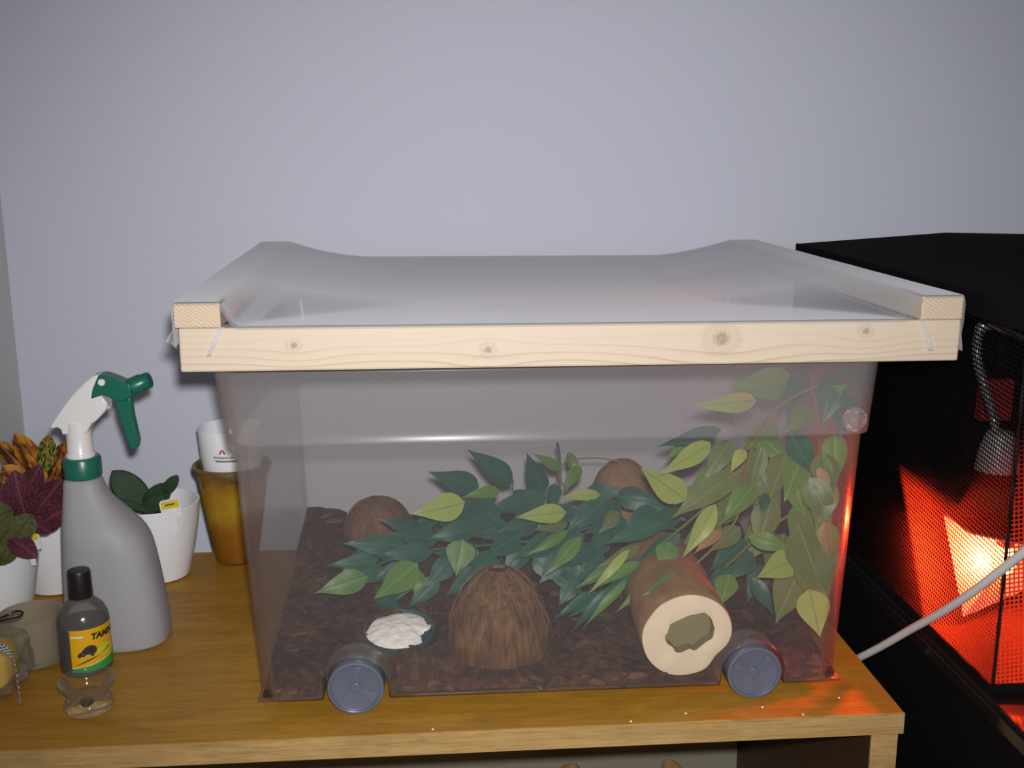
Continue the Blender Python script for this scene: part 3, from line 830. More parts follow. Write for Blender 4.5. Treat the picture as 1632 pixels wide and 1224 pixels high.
# right-hand vine stems
stem(vine, [(1345, 640, .10), (1318, 612, .10), (1285, 622, .10), (1240, 648, .10), (1205, 688, .11), (1175, 730, .12), (1140, 790, .13), (1090, 838, .14), (1030, 885, .15), (975, 925, .15)], .0013)
stem(vine, [(1240, 650, .12), (1215, 690, .12), (1195, 725, .13), (1180, 790, .14), (1172, 830, .14), (1130, 880, .13), (1085, 918, .13)], .0013)
stem(vine, [(1300, 650, .13), (1310, 700, .13), (1300, 760, .13), (1270, 810, .13), (1215, 850, .13), (1155, 905, .14)], .0012)
stem(vine, [(1330, 640, .11), (1342, 690, .12), (1318, 745, .13), (1290, 800, .13), (1272, 860, .13), (1275, 905, .11)], .0012)
stem(vine, [(1282, 898, .10), (1285, 920, .10), (1290, 940, .09)], .0020, 'stem_red')
for i, (kind, b, t, wd, Y, var) in enumerate([
    ('leaf1', (1265, 607), (1158, 617), 50, .12, 0), ('leaf2', (1206, 637), (1101, 648), 31, .10, 1), ('leaf0', (1150, 684), (1046, 712), 25, .13, 2),
    ('leaf2', (1133, 705), (1051, 757), 33, .10, 0), ('leaf2', (1094, 797), (1020, 745), 44, .12, 2), ('leaf2', (1140, 803), (1088, 890), 30, .09, 1),
    ('leaf3', (1150, 846), (1106, 882), 20, .10, 1), ('leaf1', (1068, 864), (1054, 909), 36, .13, 0), ('leaf1', (1078, 914), (1025, 950), 21, .08, 1),
    ('leaf2', (1003, 875), (936, 949), 15, .11, 3), ('leaf1', (925, 856), (871, 916), 26, .14, 0), ('leaf2', (1187, 716), (1164, 754), 20, .10, 1),
    ('leaf2', (1296, 789), (1365, 812), 27, .12, 1), ('leaf3', (1312, 735), (1334, 795), 30, .15, 0), ('leaf2', (1270, 888), (1206, 921), 42, .085, 0),
    ('leaf2', (1290, 939), (1308, 1017), 49, .048, 2), ('leaf4', (1275, 905), (1236, 994), 54, .10, 0), ('leaf3', (1308, 818), (1354, 892), 22, .14, 1),
    ('leaf4', (1290, 870), (1347, 980), 60, .12, 0), ('leaf4', (1272, 835), (1338, 950), 70, .14, 2), ('leaf1', (1192, 855), (1266, 878), 28, .11, 3),
    ('leaf1', (1163, 915), (1148, 966), 36, .12, 0), ('leaf0', (1198, 920), (1234, 982), 24, .12, 1), ('leaf4', (1174, 753), (1070, 826), 42, .13, 0),
    ('leaf4', (1165, 700), (1120, 770), 34, .14, 0), ('leaf1', (1205, 770), (1150, 835), 36, .14, 1), ('leaf4', (1255, 720), (1225, 800), 40, .15, 0),
    ('leaf4', (1215, 712), (1190, 795), 30, .15, 2), ('leaf1', (1262, 760), (1285, 830), 34, .14, 0), ('leaf4', (1230, 800), (1205, 875), 44, .15, 1),
    ('leaf0', (1220, 785), (1215, 820), 16, .11, 1), ('leaf1', (1310, 640), (1350, 612), 30, .15, 0), ('leaf0', (1300, 618), (1355, 660), 36, .16, 1),
    ('leaf1', (1290, 650), (1250, 690), 34, .15, 0), ('leaf4', (1180, 840), (1130, 880), 30, .15, 2), ('leaf1', (1145, 770), (1060, 800), 28, .16, 1),
    ('leaf1', (1205, 690), (1260, 740), 36, .16, 2), ('leaf0', (1260, 690), (1300, 760), 40, .17, 0), ('leaf4', (1320, 760), (1300, 850), 42, .16, 1),
    ('leaf4', (1290, 815), (1260, 880), 44, .16, 0), ('leaf0', (1200, 880), (1160, 925), 34, .15, 1), ('leaf1', (1110, 690), (1060, 735), 22, .17, 0),
    ('leaf1', (1040, 924), (980, 978), 16, .12, 1), ('leaf0', (987, 930), (907, 1014), 18, .13, 3), ('leaf1', (1072, 918), (1011, 989), 16, .10, 1),
    ('leaf0', (951, 942), (883, 987), 18, .15, 0), ('leaf0', (1056, 832), (962, 868), 30, .14, 0), ('leaf0', (1010, 905), (940, 985), 20, .14, 1),
    ('leaf1', (1020, 895), (955, 935), 18, .13, 0), ('leaf0', (1085, 850), (1010, 900), 26, .15, 2), ('leaf0', (1100, 880), (1045, 935), 26, .15, 0),
    ('leaf1', (990, 895), (915, 940), 20, .16, 1), ('leaf4', (1020, 870), (950, 905), 20, .15, 0), ('leaf0', (975, 940), (905, 985), 18, .14, 2),
    ('leaf1', (1000, 925), (930, 1000), 14, .12, 3), ('leaf0', (1060, 930), (1005, 975), 18, .13, 1),
    ('leaf4', (1200, 730), (1130, 800), 40, .19, 0), ('leaf4', (1240, 740), (1200, 830), 46, .20, 1), ('leaf1', (1280, 720), (1250, 800), 46, .20, 0), ('leaf4', (1310, 720), (1325, 800), 44, .19, 2),
    ('leaf4', (1180, 790), (1110, 850), 40, .19, 0), ('leaf1', (1225, 830), (1180, 900), 44, .19, 1), ('leaf4', (1250, 850), (1225, 930), 46, .18, 0), ('leaf1', (1270, 800), (1300, 890), 48, .18, 2),
    ('leaf4', (1310, 860), (1320, 950), 50, .17, 0), ('leaf1', (1160, 740), (1090, 790), 36, .20, 1), ('leaf4', (1150, 830), (1080, 880), 38, .19, 0), ('leaf0', (1190, 860), (1130, 910), 38, .18, 1),
    ('leaf0', (1220, 900), (1190, 960), 34, .17, 0), ('leaf4', (1250, 900), (1260, 980), 40, .17, 1), ('leaf1', (1330, 690), (1345, 770), 38, .19, 0), ('leaf0', (1330, 600), (1310, 680), 44, .19, 1),
    ('leaf0', (1290, 600), (1240, 640), 40, .18, 0), ('leaf0', (1350, 625), (1345, 700), 40, .20, 0), ('leaf1', (1240, 680), (1175, 720), 36, .18, 1), ('leaf4', (1210, 750), (1245, 820), 38, .16, 0),
    ('leaf4', (1290, 760), (1330, 840), 44, .20, 1), ('leaf0', (1170, 900), (1120, 960), 34, .17, 0), ('leaf4', (1330, 830), (1350, 910), 40, .18, 0), ('leaf1', (1130, 700), (1080, 730), 24, .18, 0),
]):
    if max(b[0], t[0]) > 1268: Y = min(Y, .075 if max(b[0], t[0]) > 1300 else .11)
    pxleaf(vine, kind, b, t, wd, Y, .012, var=var, roll=rl.uniform(-.28, .28))
# left-hand spray
stem(spray, [(1090, 845, .24), (1000, 835, .25), (900, 830, .26), (820, 815, .27), (760, 790, .28)], .0012, 'stem2')
stem(spray, [(960, 835, .22), (860, 860, .22), (760, 870, .22), (660, 880, .21), (590, 905, .2)], .0012, 'stem2')
stem(spray, [(870, 830, .27), (890, 790, .30), (893, 740, .31), (888, 706, .31)], .0016, 'stem2')
stem(spray, [(905, 785, .30), (890, 755, .30), (905, 735, .30), (950, 730, .30), (985, 735, .30)], .0009, 'stem')
stem(spray, [(820, 790, .28), (817, 778, .28), (818, 765, .28)], .0009, 'stem2')
for i, (kind, b, t, wd, Y, var) in enumerate([
    ('leaf2', (741, 801), (657, 820), 45, .20, 0), ('leaf0', (764, 776), (682, 752), 37, .27, 0), ('leaf0', (818, 770), (744, 716), 36, .28, 0),
    ('leaf0', (866, 785), (839, 721), 34, .29, 2), ('leaf1', (798, 783), (736, 792), 21, .24, 1), ('leaf2', (903, 816), (821, 825), 30, .20, 0),
    ('leaf0', (648, 870), (546, 866), 35, .21, 0), ('leaf0', (677, 845), (604, 828), 28, .24, 1), ('leaf1', (586, 919), (502, 945), 37, .17, 0),
    ('leaf1', (666, 898), (596, 955), 46, .17, 0), ('leaf1', (668, 909), (661, 952), 22, .19, 1), ('leaf1', (738, 860), (727, 918), 46, .18, 2),
    ('leaf0', (604, 892), (520, 902), 25, .20, 0), ('leaf2', (957, 788), (891, 793), 18, .23, 0), ('leaf1', (925, 742), (900, 785), 22, .29, 1),
    ('leaf1', (893, 748), (848, 722), 18, .29, 0), ('leaf4', (905, 720), (925, 770), 18, .30, 1), ('leaf0', (884, 770), (880, 815), 24, .29, 0),
    ('leaf0', (870, 790), (810, 810), 34, .26, 0), ('leaf0', (850, 800), (770, 815), 30, .25, 1), ('leaf0', (800, 810), (720, 845), 38, .24, 2),
    ('leaf0', (930, 790), (1000, 780), 32, .26, 0), ('leaf0', (980, 790), (1060, 800), 36, .25, 1), ('leaf0', (960, 800), (900, 850), 36, .22, 0),
    ('leaf0', (1000, 830), (930, 850), 36, .22, 2), ('leaf0', (700, 860), (620, 850), 34, .23, 0), ('leaf0', (760, 840), (680, 860), 34, .22, 1),
    ('leaf0', (690, 880), (600, 885), 30, .21, 0), ('leaf0', (760, 870), (700, 905), 36, .21, 2), ('leaf0', (830, 850), (770, 890), 38, .21, 0),
    ('leaf0', (890, 860), (820, 890), 40, .20, 1), ('leaf0', (860, 830), (790, 850), 36, .23, 0), ('leaf0', (930, 850), (870, 890), 32, .19, 2),
    ('leaf0', (650, 900), (590, 930), 26, .19, 1), ('leaf0', (720, 890), (680, 935), 34, .19, 0), ('leaf0', (790, 880), (740, 925), 36, .19, 1),
    ('leaf0', (900, 880), (860, 930), 34, .18, 0), ('leaf1', (905, 845), (835, 888), 18, .17, 1), ('leaf0', (950, 870), (890, 905), 30, .18, 0),
    ('leaf0', (850, 885), (900, 930), 34, .19, 0), ('leaf0', (960, 880), (920, 930), 34, .18, 1), ('leaf0', (1030, 800), (1095, 830), 38, .24, 0),
    ('leaf0', (1050, 815), (990, 845), 38, .23, 1), ('leaf0', (660, 905), (630, 960), 30, .20, 0), ('leaf0', (600, 940), (640, 985), 34, .19, 2),
    ('leaf4', (905, 835), (850, 845), 18, .20, 0), ('leaf4', (985, 815), (955, 850), 24, .19, 1), ('leaf0', (740, 830), (790, 790), 34, .26, 0),
    ('leaf0', (820, 800), (850, 780), 30, .27, 1), ('leaf0', (640, 860), (700, 830), 30, .25, 0), ('leaf0', (580, 890), (540, 920), 26, .20, 1),
    ('leaf0', (700, 920), (650, 975), 30, .20, 0), ('leaf0', (880, 900), (930, 950), 32, .20, 0), ('leaf0', (770, 905), (710, 950), 34, .21, 2),
    ('leaf0', (920, 920), (890, 970), 30, .19, 0), ('leaf0', (1000, 850), (1060, 870), 30, .22, 1),
    ('leaf0', (720, 800), (660, 835), 30, .27, 0), ('leaf0', (760, 815), (700, 812), 28, .27, 1), ('leaf0', (810, 835), (745, 855), 34, .25, 2), ('leaf0', (880, 820), (930, 815), 30, .26, 0),
    ('leaf0', (620, 860), (560, 885), 30, .22, 1), ('leaf0', (640, 885), (570, 870), 28, .23, 0), ('leaf0', (690, 850), (640, 880), 32, .23, 2), ('leaf0', (750, 890), (690, 880), 30, .22, 0),
    ('leaf0', (840, 870), (800, 920), 34, .21, 1), ('leaf0', (910, 870), (850, 880), 34, .21, 0), ('leaf0', (970, 855), (930, 890), 32, .20, 2), ('leaf0', (990, 805), (940, 830), 34, .25, 0),
    ('leaf0', (1060, 790), (1010, 815), 32, .26, 1), ('leaf0', (1080, 810), (1040, 850), 34, .23, 0), ('leaf0', (820, 815), (880, 840), 34, .26, 1), ('leaf0', (700, 835), (765, 825), 32, .27, 0),
    ('leaf0', (610, 905), (560, 930), 28, .20, 0), ('leaf0', (640, 925), (600, 965), 28, .20, 1), ('leaf0', (760, 925), (800, 890), 32, .21, 0), ('leaf0', (890, 905), (945, 920), 30, .20, 1),
    ('leaf0', (780, 860), (830, 835), 32, .25, 2), ('leaf0', (940, 840), (1000, 855), 32, .23, 0), ('leaf0', (870, 855), (925, 870), 32, .22, 1), ('leaf0', (730, 870), (775, 905), 30, .22, 2),
]):
    pxleaf(spray, kind, b, t, wd, Y, .012, var=var, roll=rl.uniform(-.3, .3))

# suction cup holding the vine on the front wall
scp = at(1362, 668, .0185)
sc_ = empty('suction_cup', (scp.x, scp.y, scp.z), 'clear round suction cup stuck inside the upper right corner of the box', 'suction cup')
g = G().lathe([(.0118, scp.y), (.0112, scp.y+.0012), (.006, scp.y+.004), (.0035, scp.y+.006), (.0035, scp.y+.011), (.0045, scp.y+.012)], (scp.x, 0, scp.z), 32, axis='Y')
obj('cup_disc', g, M['cup_clear'], sc_)

# ------------------------------------------------------------------ black stand and mesh cage
CX0, CX1, CY0, CY1, CZ0, CZ1 = .37, .86, -.066, .53, .0505, .4005
stand = empty('black_stand', (.62, .22, -.75), 'black covered stand beneath the mesh cage right of the shelf', 'stand')
obj('stand_body', G().box(.372, .90, -.13, .56, -.749, .020), M['black'], stand, False, .003)
obj('stand_top', G().box(.366, .91, -.14, .57, .0202, .044), M['blackhard'], stand, False, .002)
o = obj('edge_strip', G().box(.3638, .3658, -.14, .57, .026, .038), M['strip'], stand, False, .0005); o['label'] = 'glossy edging strip along the stand top'
cage = empty('mesh_cage', (.615, .232, .0442), 'black mesh cage glowing red inside right of the plastic box', 'cage')
def cgrid(name, fn, nu, nv, mat): return obj(name, G().grid(fn, nu, nv), mat, cage, True, auto=False)
def bow(x, y): return .0135*(min(1, max(0, (x-CX0)/.21)) - .5*min(1, max(0, (x-CX0-.21)/.28)))*sstep((y-.2)/.3) - .004*math.sin(math.pi*min(1, max(0, (y-CY0)/(CY1-CY0))))
cgrid('top_panel', lambda u, v: (lerp(CX0, CX1, u), lerp(CY0, CY1, v), CZ1+bow(lerp(CX0, CX1, u), lerp(CY0, CY1, v))), 35, 16, M['black'])
cgrid('side_mesh', lambda u, v: (CX0+.003*math.sin(math.pi*u)*math.sin(math.pi*v), lerp(CY0, CY1, u), lerp(CZ0+.001, CZ1-.018, v)), 20, 14, M['mesh_x'])
cgrid('front_mesh', lambda u, v: (lerp(CX0, CX1, u), CY0+.003*math.sin(math.pi*u)*math.sin(math.pi*v), lerp(CZ0+.001, CZ1-.018, v)), 20, 14, M['mesh_y'])
obj('back_panel', G().grid(lambda u, v: (lerp(CX0, CX1, u), CY1-.0015, lerp(CZ0, CZ1+bow(lerp(CX0, CX1, u), CY1), v)), 16, 4), M['black'], cage, True, auto=False, solid=.0015)
obj('side_panel', G().box(CX1-.002, CX1, CY0, CY1, CZ0, CZ1), M['black'], cage, False)
obj('floor_panel', G().box(CX0+.001, CX1-.001, CY0+.001, CY1-.001, .0445, .0500), M['black'], cage, False)
for (x0, x1, y0, y1) in ((CX0-.0012, CX0+.0006, CY0, CY1), (CX0, CX1, CY0-.0012, CY0+.0006)):
    obj('top_hem', G().box(x0, x1, y0, y1, CZ1-.022, CZ1+.0008), M['black'], cage, False, .0005)
    obj('base_hem', G().box(x0-.001, x1+.001, y0-.001, y1, .0446, CZ0+.004), M['black'], cage, False, .0005)
for x in (CX0+.003, CX1-.005):
    for y in (CY0+.003, CY1-.006): obj('corner_post', G().tube([(x, y, .0455), (x, y, CZ1-.002)], .0016, 10), M['blackhard'], cage)

# heat lamp: flared reflector open towards the box, red bulb inside
HB = Vector((.465, .100, .107))
heat = empty('heat_lamp', (.52, .11, .050), 'glowing red heat lamp in a white reflector low inside the mesh cage', 'lamp')
rim = [(.410, .1305, .148), (.410, .070, .148), (.420, .035, .0565), (.410, .070, .0565)]
bck = [(.520, .145, .130), (.520, .030, .130), (.520, .030, .058), (.520, .135, .058)]
g = G().add(rim+bck, [(0, 1, 5, 4), (3, 0, 4, 7), (4, 5, 6, 7)])
obj('reflector', g, M['reflect'], heat, False, solid=.0012, auto=False)
obj('hood_cover', G().add([(x, y, z+.0022) for x, y, z in (rim[0], rim[1], bck[1], bck[0])], [(0, 1, 2, 3)]), M['blackhard'], heat, False, solid=.0008, auto=False)
obj('lamp_bulb', G().lathe([(.0015, .090), (.007, .092), (.0115, .098), (.0125, .106), (.010, .116), (.0065, .121), (.0065, .124)], (HB.x, HB.y, 0), 24), M['bulb'], heat)
obj('lamp_socket', G().lathe([(.007, .121), (.0085, .122), (.0085, .1285), (.006, .130)], (HB.x, HB.y, 0), 20), M['blackhard'], heat)
obj('lamp_foot', G().box(.5215, .545, .06, .12, .0502, .080), M['blackhard'], heat, False, .002)
hl = bpy.data.lights.new('heat_bulb_light', 'POINT'); hl.energy = 13; hl.color = (1, .038, .008); hl.shadow_soft_size = .006
ho = bpy.data.objects.new('heat_bulb_light', hl); COL.objects.link(ho); ho.parent = heat; ho.location = Vector((.4475, HB.y, .107))-heat.location

# black platform over the heat lamp, the gooseneck lamp stands on it
plat = empty('black_platform', (.55, .12, .050), 'low black platform over the heat lamp inside the mesh cage', 'platform')
obj('platform_top', G().box(.386, .70, .040, .198, .1765, .1825), M['blackhard'], plat, False, .0015)
for x in (.60, .69):
    for y in (.04, .18): obj('leg', G().box(x-.005, x+.005, y-.005, y+.005,   .0502, .1763), M['blackhard'], plat, False, .001)
# gooseneck lamp hanging in the cage
GY = .14
goose = empty('gooseneck_lamp', tuple(at(1590, 750, GY)), 'grey gooseneck lamp standing behind the mesh of the black cage', 'lamp')
gp = catmull([at(1640, 540, GY+.03), at(1605, 524, GY+.02), at(1575, 517, GY+.01), at(1560, 530, GY), at(1558, 570, GY), at(1568, 612, GY), at(1580, 650, GY), at(1588, 692, GY)], 24)
obj('flexible_neck', G().tube(gp, [.0047+.0013*(math.sin(i*1.45)) for i in range(len(gp))], 10), M['chrome'], goose)
s0 = at(1590, 690, GY); s1 = at(1592, 748, GY); gc = (s0.x+s1.x)/2
g = G().lathe([(.009, s0.z+.003), (.014, s0.z), (.0200, lerp(s0.z, s1.z, .5)), (.0222, s1.z), (.0212, s1.z), (.017, lerp(s0.z, s1.z, .5)), (.008, s0.z-.004)], (gc, GY, 0), 32)
obj('lamp_shade', g, M['shade'], goose)
rb = at(1592, 640, .30)
redb = empty('red_block', tuple(rb), 'dull red block seen behind the gooseneck lamp in the cage', 'block')
obj('block_body', G().box(rb.x-.021, rb.x+.019, .30, .318, rb.z-.025, rb.z+.027), M['red'], redb, False, .003)
obj('block_hanger', G().box(rb.x-.004, rb.x+.004, .305, .311, rb.z+.027, CZ1-.006), M['blackhard'], redb, False)

# white cord crossing in front of the cage
P = [atx(1368, 1049, .330), atx(1405, 1030, .338), atx(1450, 1004, .345), atx(1500, 976, .350), atx(1545, 947, .353), atx(1590, 913, .356), atx(1632, 880, .358), atx(1690, 836, .36), Vector((.385, -.27, .235)), Vector((.47, -.36, .08)), Vector((.53, -.40, -.25)), Vector((.55, -.42, -.745))]
low_ = P[0]+Vector((.002, .05, -.035))
g = G().tube(catmull([low_+Vector((0, .03, -.12)), low_]+P, 8), .0042, 10)
tag(obj('power_cord', g, M['cord']), 'white power cord running from behind the shelf across the mesh cage', 'cord')

# ------------------------------------------------------------------ spray bottle
YS = .207
sp = empty('spray_bottle', (-.492, YS, 0), 'milky spray bottle with green trigger head standing at the left', 'spray bottle')
rows = [(757, 103, 160), (768, 103, 163), (785, 103, 170), (802, 103, 185), (820, 103, 205), (838, 103, 224), (856, 104, 238), (880, 104, 246), (930, 106, 258), (980, 108, 268), (1000, 110, 271), (1016, 112, 272)]
secs = []
for (py, xl, xr) in rows:
    a, b = at(xl, py, YS), at(xr, py, YS); z = (a.z+b.z)/2; secs.append([z, a.x, b.x])
zmin = secs[-1][0]
secs = [[(s_[0]-zmin)*(secs[0][0]-.001)/(secs[0][0]-zmin)+.001 if True else s_[0], s_[1], s_[2]] for s_ in secs]
secs.append([.0002, secs[-1][1]+.004, secs[-1][2]-.004])
g = G(); NS = 40
for z, xl, xr in secs:
    cx, hx = (xl+xr)/2, (xr-xl)/2; hy = min(.040, hx*.95)
    for i in range(NS):
        a = 2*math.pi*i/NS; c, s_ = math.cos(a), math.sin(a); e = .72
        g.v.append((cx+hx*math.copysign(abs(c)**e, c), YS+hy*math.copysign(abs(s_)**e, s_), z))
for j in range(len(secs)-1):
    for i in range(NS): k = (i+1) % NS; g.f.append((j*NS+i, (j+1)*NS+i, (j+1)*NS+k, j*NS+k))
g.f.append(tuple(range(NS))); g.f.append(tuple((len(secs)-1)*NS+i for i in range(NS))[::-1]); g.mi = [0]*len(g.f)
o = obj('bottle_body', g, M['spray'], sp); o.modifiers.new('smooth', 'SUBSURF').levels = 1; o.modifiers['smooth'].render_levels = 1
c0 = at(131, 740, YS); ztop = at(131, 727, YS).z; zb_ = at(131, 757, YS).z
cr = (at(161, 745, YS).x-at(102, 745, YS).x)/2
g = G().lathe([(cr*.90, zb_-.002), (cr, zb_), (cr, ztop-.002), (cr*.93, ztop)], (c0.x, YS, 0), 48, wob=lambda a, z: 1+.014*math.cos(a*24))
obj('collar', g, M['spray_green'], sp)
nr = (at(147, 700, YS).x-at(105, 700, YS).x)/2
zn = at(126, 672, YS).z
g = G().lathe([(nr*1.08, ztop-.001), (nr*1.14, ztop+.002), (nr*.98, ztop+.006), (nr*.94, zn-.012), (nr*.9, zn)], (c0.x-.0005, YS, 0), 36)
zp = lambda x, y: at(70+x/6.8, 580+y/6.8, YS)
hd = [zp(*p) for p in [(100, 650), (130, 600), (240, 440), (350, 300), (470, 180), (560, 108), (625, 98), (600, 210), (545, 345), (650, 320), (712, 400), (715, 440), (690, 490), (600, 590), (545, 625), (510, 690), (495, 730), (230, 745), (215, 690), (180, 665), (110, 682)]]
g.prism(hd, (0, .020, 0))
g.tube([zp(330, 560), zp(700, 400)], .0088, 16)
obj('spray_head', g, M['spray_white'], sp, True, .0018)
gsh = [zp(*p) for p in [(622, 98), (690, 105), (800, 145), (890, 185), (965, 190), (985, 330), (905, 380), (810, 375), (730, 330), (660, 315), (540, 357), (560, 250)]]
obj('shroud', G().prism(gsh, (0, .0235, 0)), M['spray_green'], sp, True, .0015)
g = G().tube([zp(930, 260), zp(1060, 205), zp(1075, 198), zp(1140, 172), zp(1152, 168)], [.0098, .0100, .0088, .0088, .0075], 20)
obj('nozzle', g, M['spray_green'], sp, True)
tr_ = [zp(*p) for p in [(800, 330), (960, 330), (962, 440), (978, 550), (1010, 690), (1042, 820), (1034, 890), (985, 925), (940, 890), (890, 730), (830, 560), (795, 440)]]
obj('trigger', G().prism(tr_, (0, .013, 0)), M['spray_green'], sp, True, .002)
pp = zp(664, 172)
obj('pivot_pin', G().lathe([(.0036, YS-.0135), (.0036, YS-.0112)], (pp.x, 0, pp.z), 16, axis='Y'), M['spray_white'], sp)

# ------------------------------------------------------------------ plant pots
def pot(c, r, rb, h, label, group='white plant pots'):
    t = empty('potted_plant', (c[0], c[1], 0), label, 'potted plant', group)
    prof = [(rb*.9, 0.0003), (rb, .002), (lerp(rb, r, .55), h*.42), (lerp(rb, r, .86), h*.75), (r, h-.001), (r-.0008, h), (r-.004, h-.0008), (lerp(rb, r, .8)-.004, h*.7), (.002, h*.68)]
    obj('pot', G().lathe(prof, (c[0], c[1], 0), 56, close1=False), M['white'], t)
    obj('soil', G().lathe([(lerp(rb, r, .80)-.005, h*.70), (lerp(rb, r, .8)*.5, h*.74), (.001, h*.75)], (c[0], c[1], 0), 30, close0=False, close1=True), M['earth'], t)
    return t
def plant_tag(root, px, size, Y, roll, body=True, lab=None):
    """plastic plant label: white card with a yellow print and a dark line; px = centre of its yellow part"""
    c = at(px[0], px[1], Y); d = (c-CAM).length; W, H = size[0]*d/FPX, size[1]*d/FPX
    ex = Vector((math.cos(roll), 0, math.sin(roll))); ez = Vector((-math.sin(roll), .15, math.cos(roll)))
    q = lambda a, b, off=0: c+ex*(a*W)+ez*(b*H)+Vector((0, -off, 0))
    g = G().prism([q(-.56, -1.6), q(.56, -1.6), q(.56, .35), q(.45, .62), q(-.45, .62), q(-.56, .35)], (0, .0008, 0))
    g.prism([q(-.12, -3.4), q(.12, -3.4), q(.15, -1.5), q(-.15, -1.5)], (0, .0007, 0))
    t = obj('plant_tag', g, M['tag_w'], root, False); t['label'] = 'white plant tag with a yellow strip'
    p = obj('tag_print', G().prism([q(-.48, -.45, .0006), q(.48, -.45, .0006), q(.48, .3, .0006), q(.4, .46, .0006), q(-.4, .46, .0006), q(-.48, .3, .0006)], (0, .0004, 0)), M['tag_y'], t, False, off=root.location)
    g = G()
    for i in range(9):      # a short row of letter-like marks
        a = -.27+i*.06; g.prism([q(a, -.1, .0011), q(a+.042, -.1, .0011), q(a+.042, .12, .0011), q(a, .12, .0011)], (0, .0003, 0))
    obj('tag_lettering', g, M['ink'], t, False, off=root.location)
potA = pot((-.636, .247), .0575, .039, .1005, 'front white pot at the left edge with purple veined leaves')
potB = pot((-.600, .368), .0565, .039, .0930, 'white pot behind the spray bottle with orange and dark croton leaves')
potC = pot((-.4845, .391), .0550, .0365, .0990, 'white pot with a dark green succulent left of the ochre vase')
def pl(root, kind, b, t, wpx, Y, dY=0, **kw):
    B = at(b[0], b[1], Y); T = at(t[0], t[1], Y-dY); d = (B-CAM).length
    return put_leaf(root, kind, B, T, wpx*d/FPX, **kw)
for kind, b, t, wd, Y in [('croton', (72, 765), (22, 690), 34, .35), ('croton', (60, 772), (-6, 702), 30, .36), ('croton_g', (74, 750), (77, 692), 27, .33),
                          ('croton', (86, 775), (104, 702), 30, .36), ('croton', (84, 800), (112, 752), 34, .35), ('croton', (50, 790), (4, 742), 40, .34), ('croton', (95, 810), (128, 775), 30, .36),
                          ('croton', (60, 800), (40, 728), 34, .37), ('croton', (80, 815), (92, 750), 30, .37)]:
    pl(potB, kind, b, t, wd, Y, .01, roll=rl.uniform(-.3, .3))
for kind, b, t, wd, Y in [('fit', (46, 832), (100, 762), 52, .22), ('fit', (44, 830), (22, 750), 54, .22), ('fit', (34, 815), (-22, 780), 52, .22), ('fit', (56, 842), (112, 806), 40, .225),
                          ('fit', (30, 800), (64, 742), 44, .235), ('fit', (48, 826), (80, 850), 26, .215), ('fit_g', (30, 832), (-10, 868), 46, .2), ('fit_g', (20, 812), (-20, 830), 44, .2),
                          ('fit', (14, 855), (60, 888), 34, .195), ('fit_g', (20, 856), (-4, 902), 40, .198), ('fit_g', (50, 820), (24, 858), 40, .20), ('fit', (0, 800), (-30, 760), 40, .23), ('fit', (60, 850), (58, 800), 36, .24)]:
    pl(potA, kind, b, t, wd, Y, .012, roll=rl.uniform(-.25, .25))
for root, pts in ((potA, [(.0, .0, .07), (.012, -.02, .115), (.02, -.03, .135)]), (potA, [(.0, 0, .07), (-.02, -.03, .12)]), (potB, [(.0, 0, .065), (.004, -.012, .13)]), (potB, [(.01, 0, .065), (.03, -.015, .125)])):
    c = root.location; obj('stalk', G().tube([(c.x+a, c.y+b, z) for a, b, z in pts], .0016, 6), M['stem'], root)
def fat_leaf(root, b, t, wpx, Y, dY, th):
    o = pl(root, 'jade', b, t, wpx, Y, dY, roll=0, var=0, thick=0)
    md = o.modifiers.new('thickness', 'SOLIDIFY'); md.thickness = th; md.offset = 0
    md = o.modifiers.new('smooth', 'SUBSURF'); md.levels = 1; md.render_levels = 1
fat_leaf(potC, (236, 812), (178, 750), 46, .375, .0, .08); fat_leaf(potC, (230, 812), (272, 770), 34, .375, .0, .1); fat_leaf(potC, (262, 785), (284, 757), 19, .37, 0, .1)
fat_leaf(potC, (238, 815), (182, 795), 12, .36, .01, .1); fat_leaf(potC, (226, 815), (262, 792), 26, .36, .0, .1)
c = potC.location; obj('stalk', G().tube([(c.x, c.y, .07), (c.x-.002, c.y-.03, .098)], .003, 8), M['stem2'], potC)
plant_tag(potA, (44, 857), (30, 12), .210, .18); plant_tag(potB, (79, 820), (20, 16), .325, .35); plant_tag(potC, (271, 804), (28, 13), .352, .20)

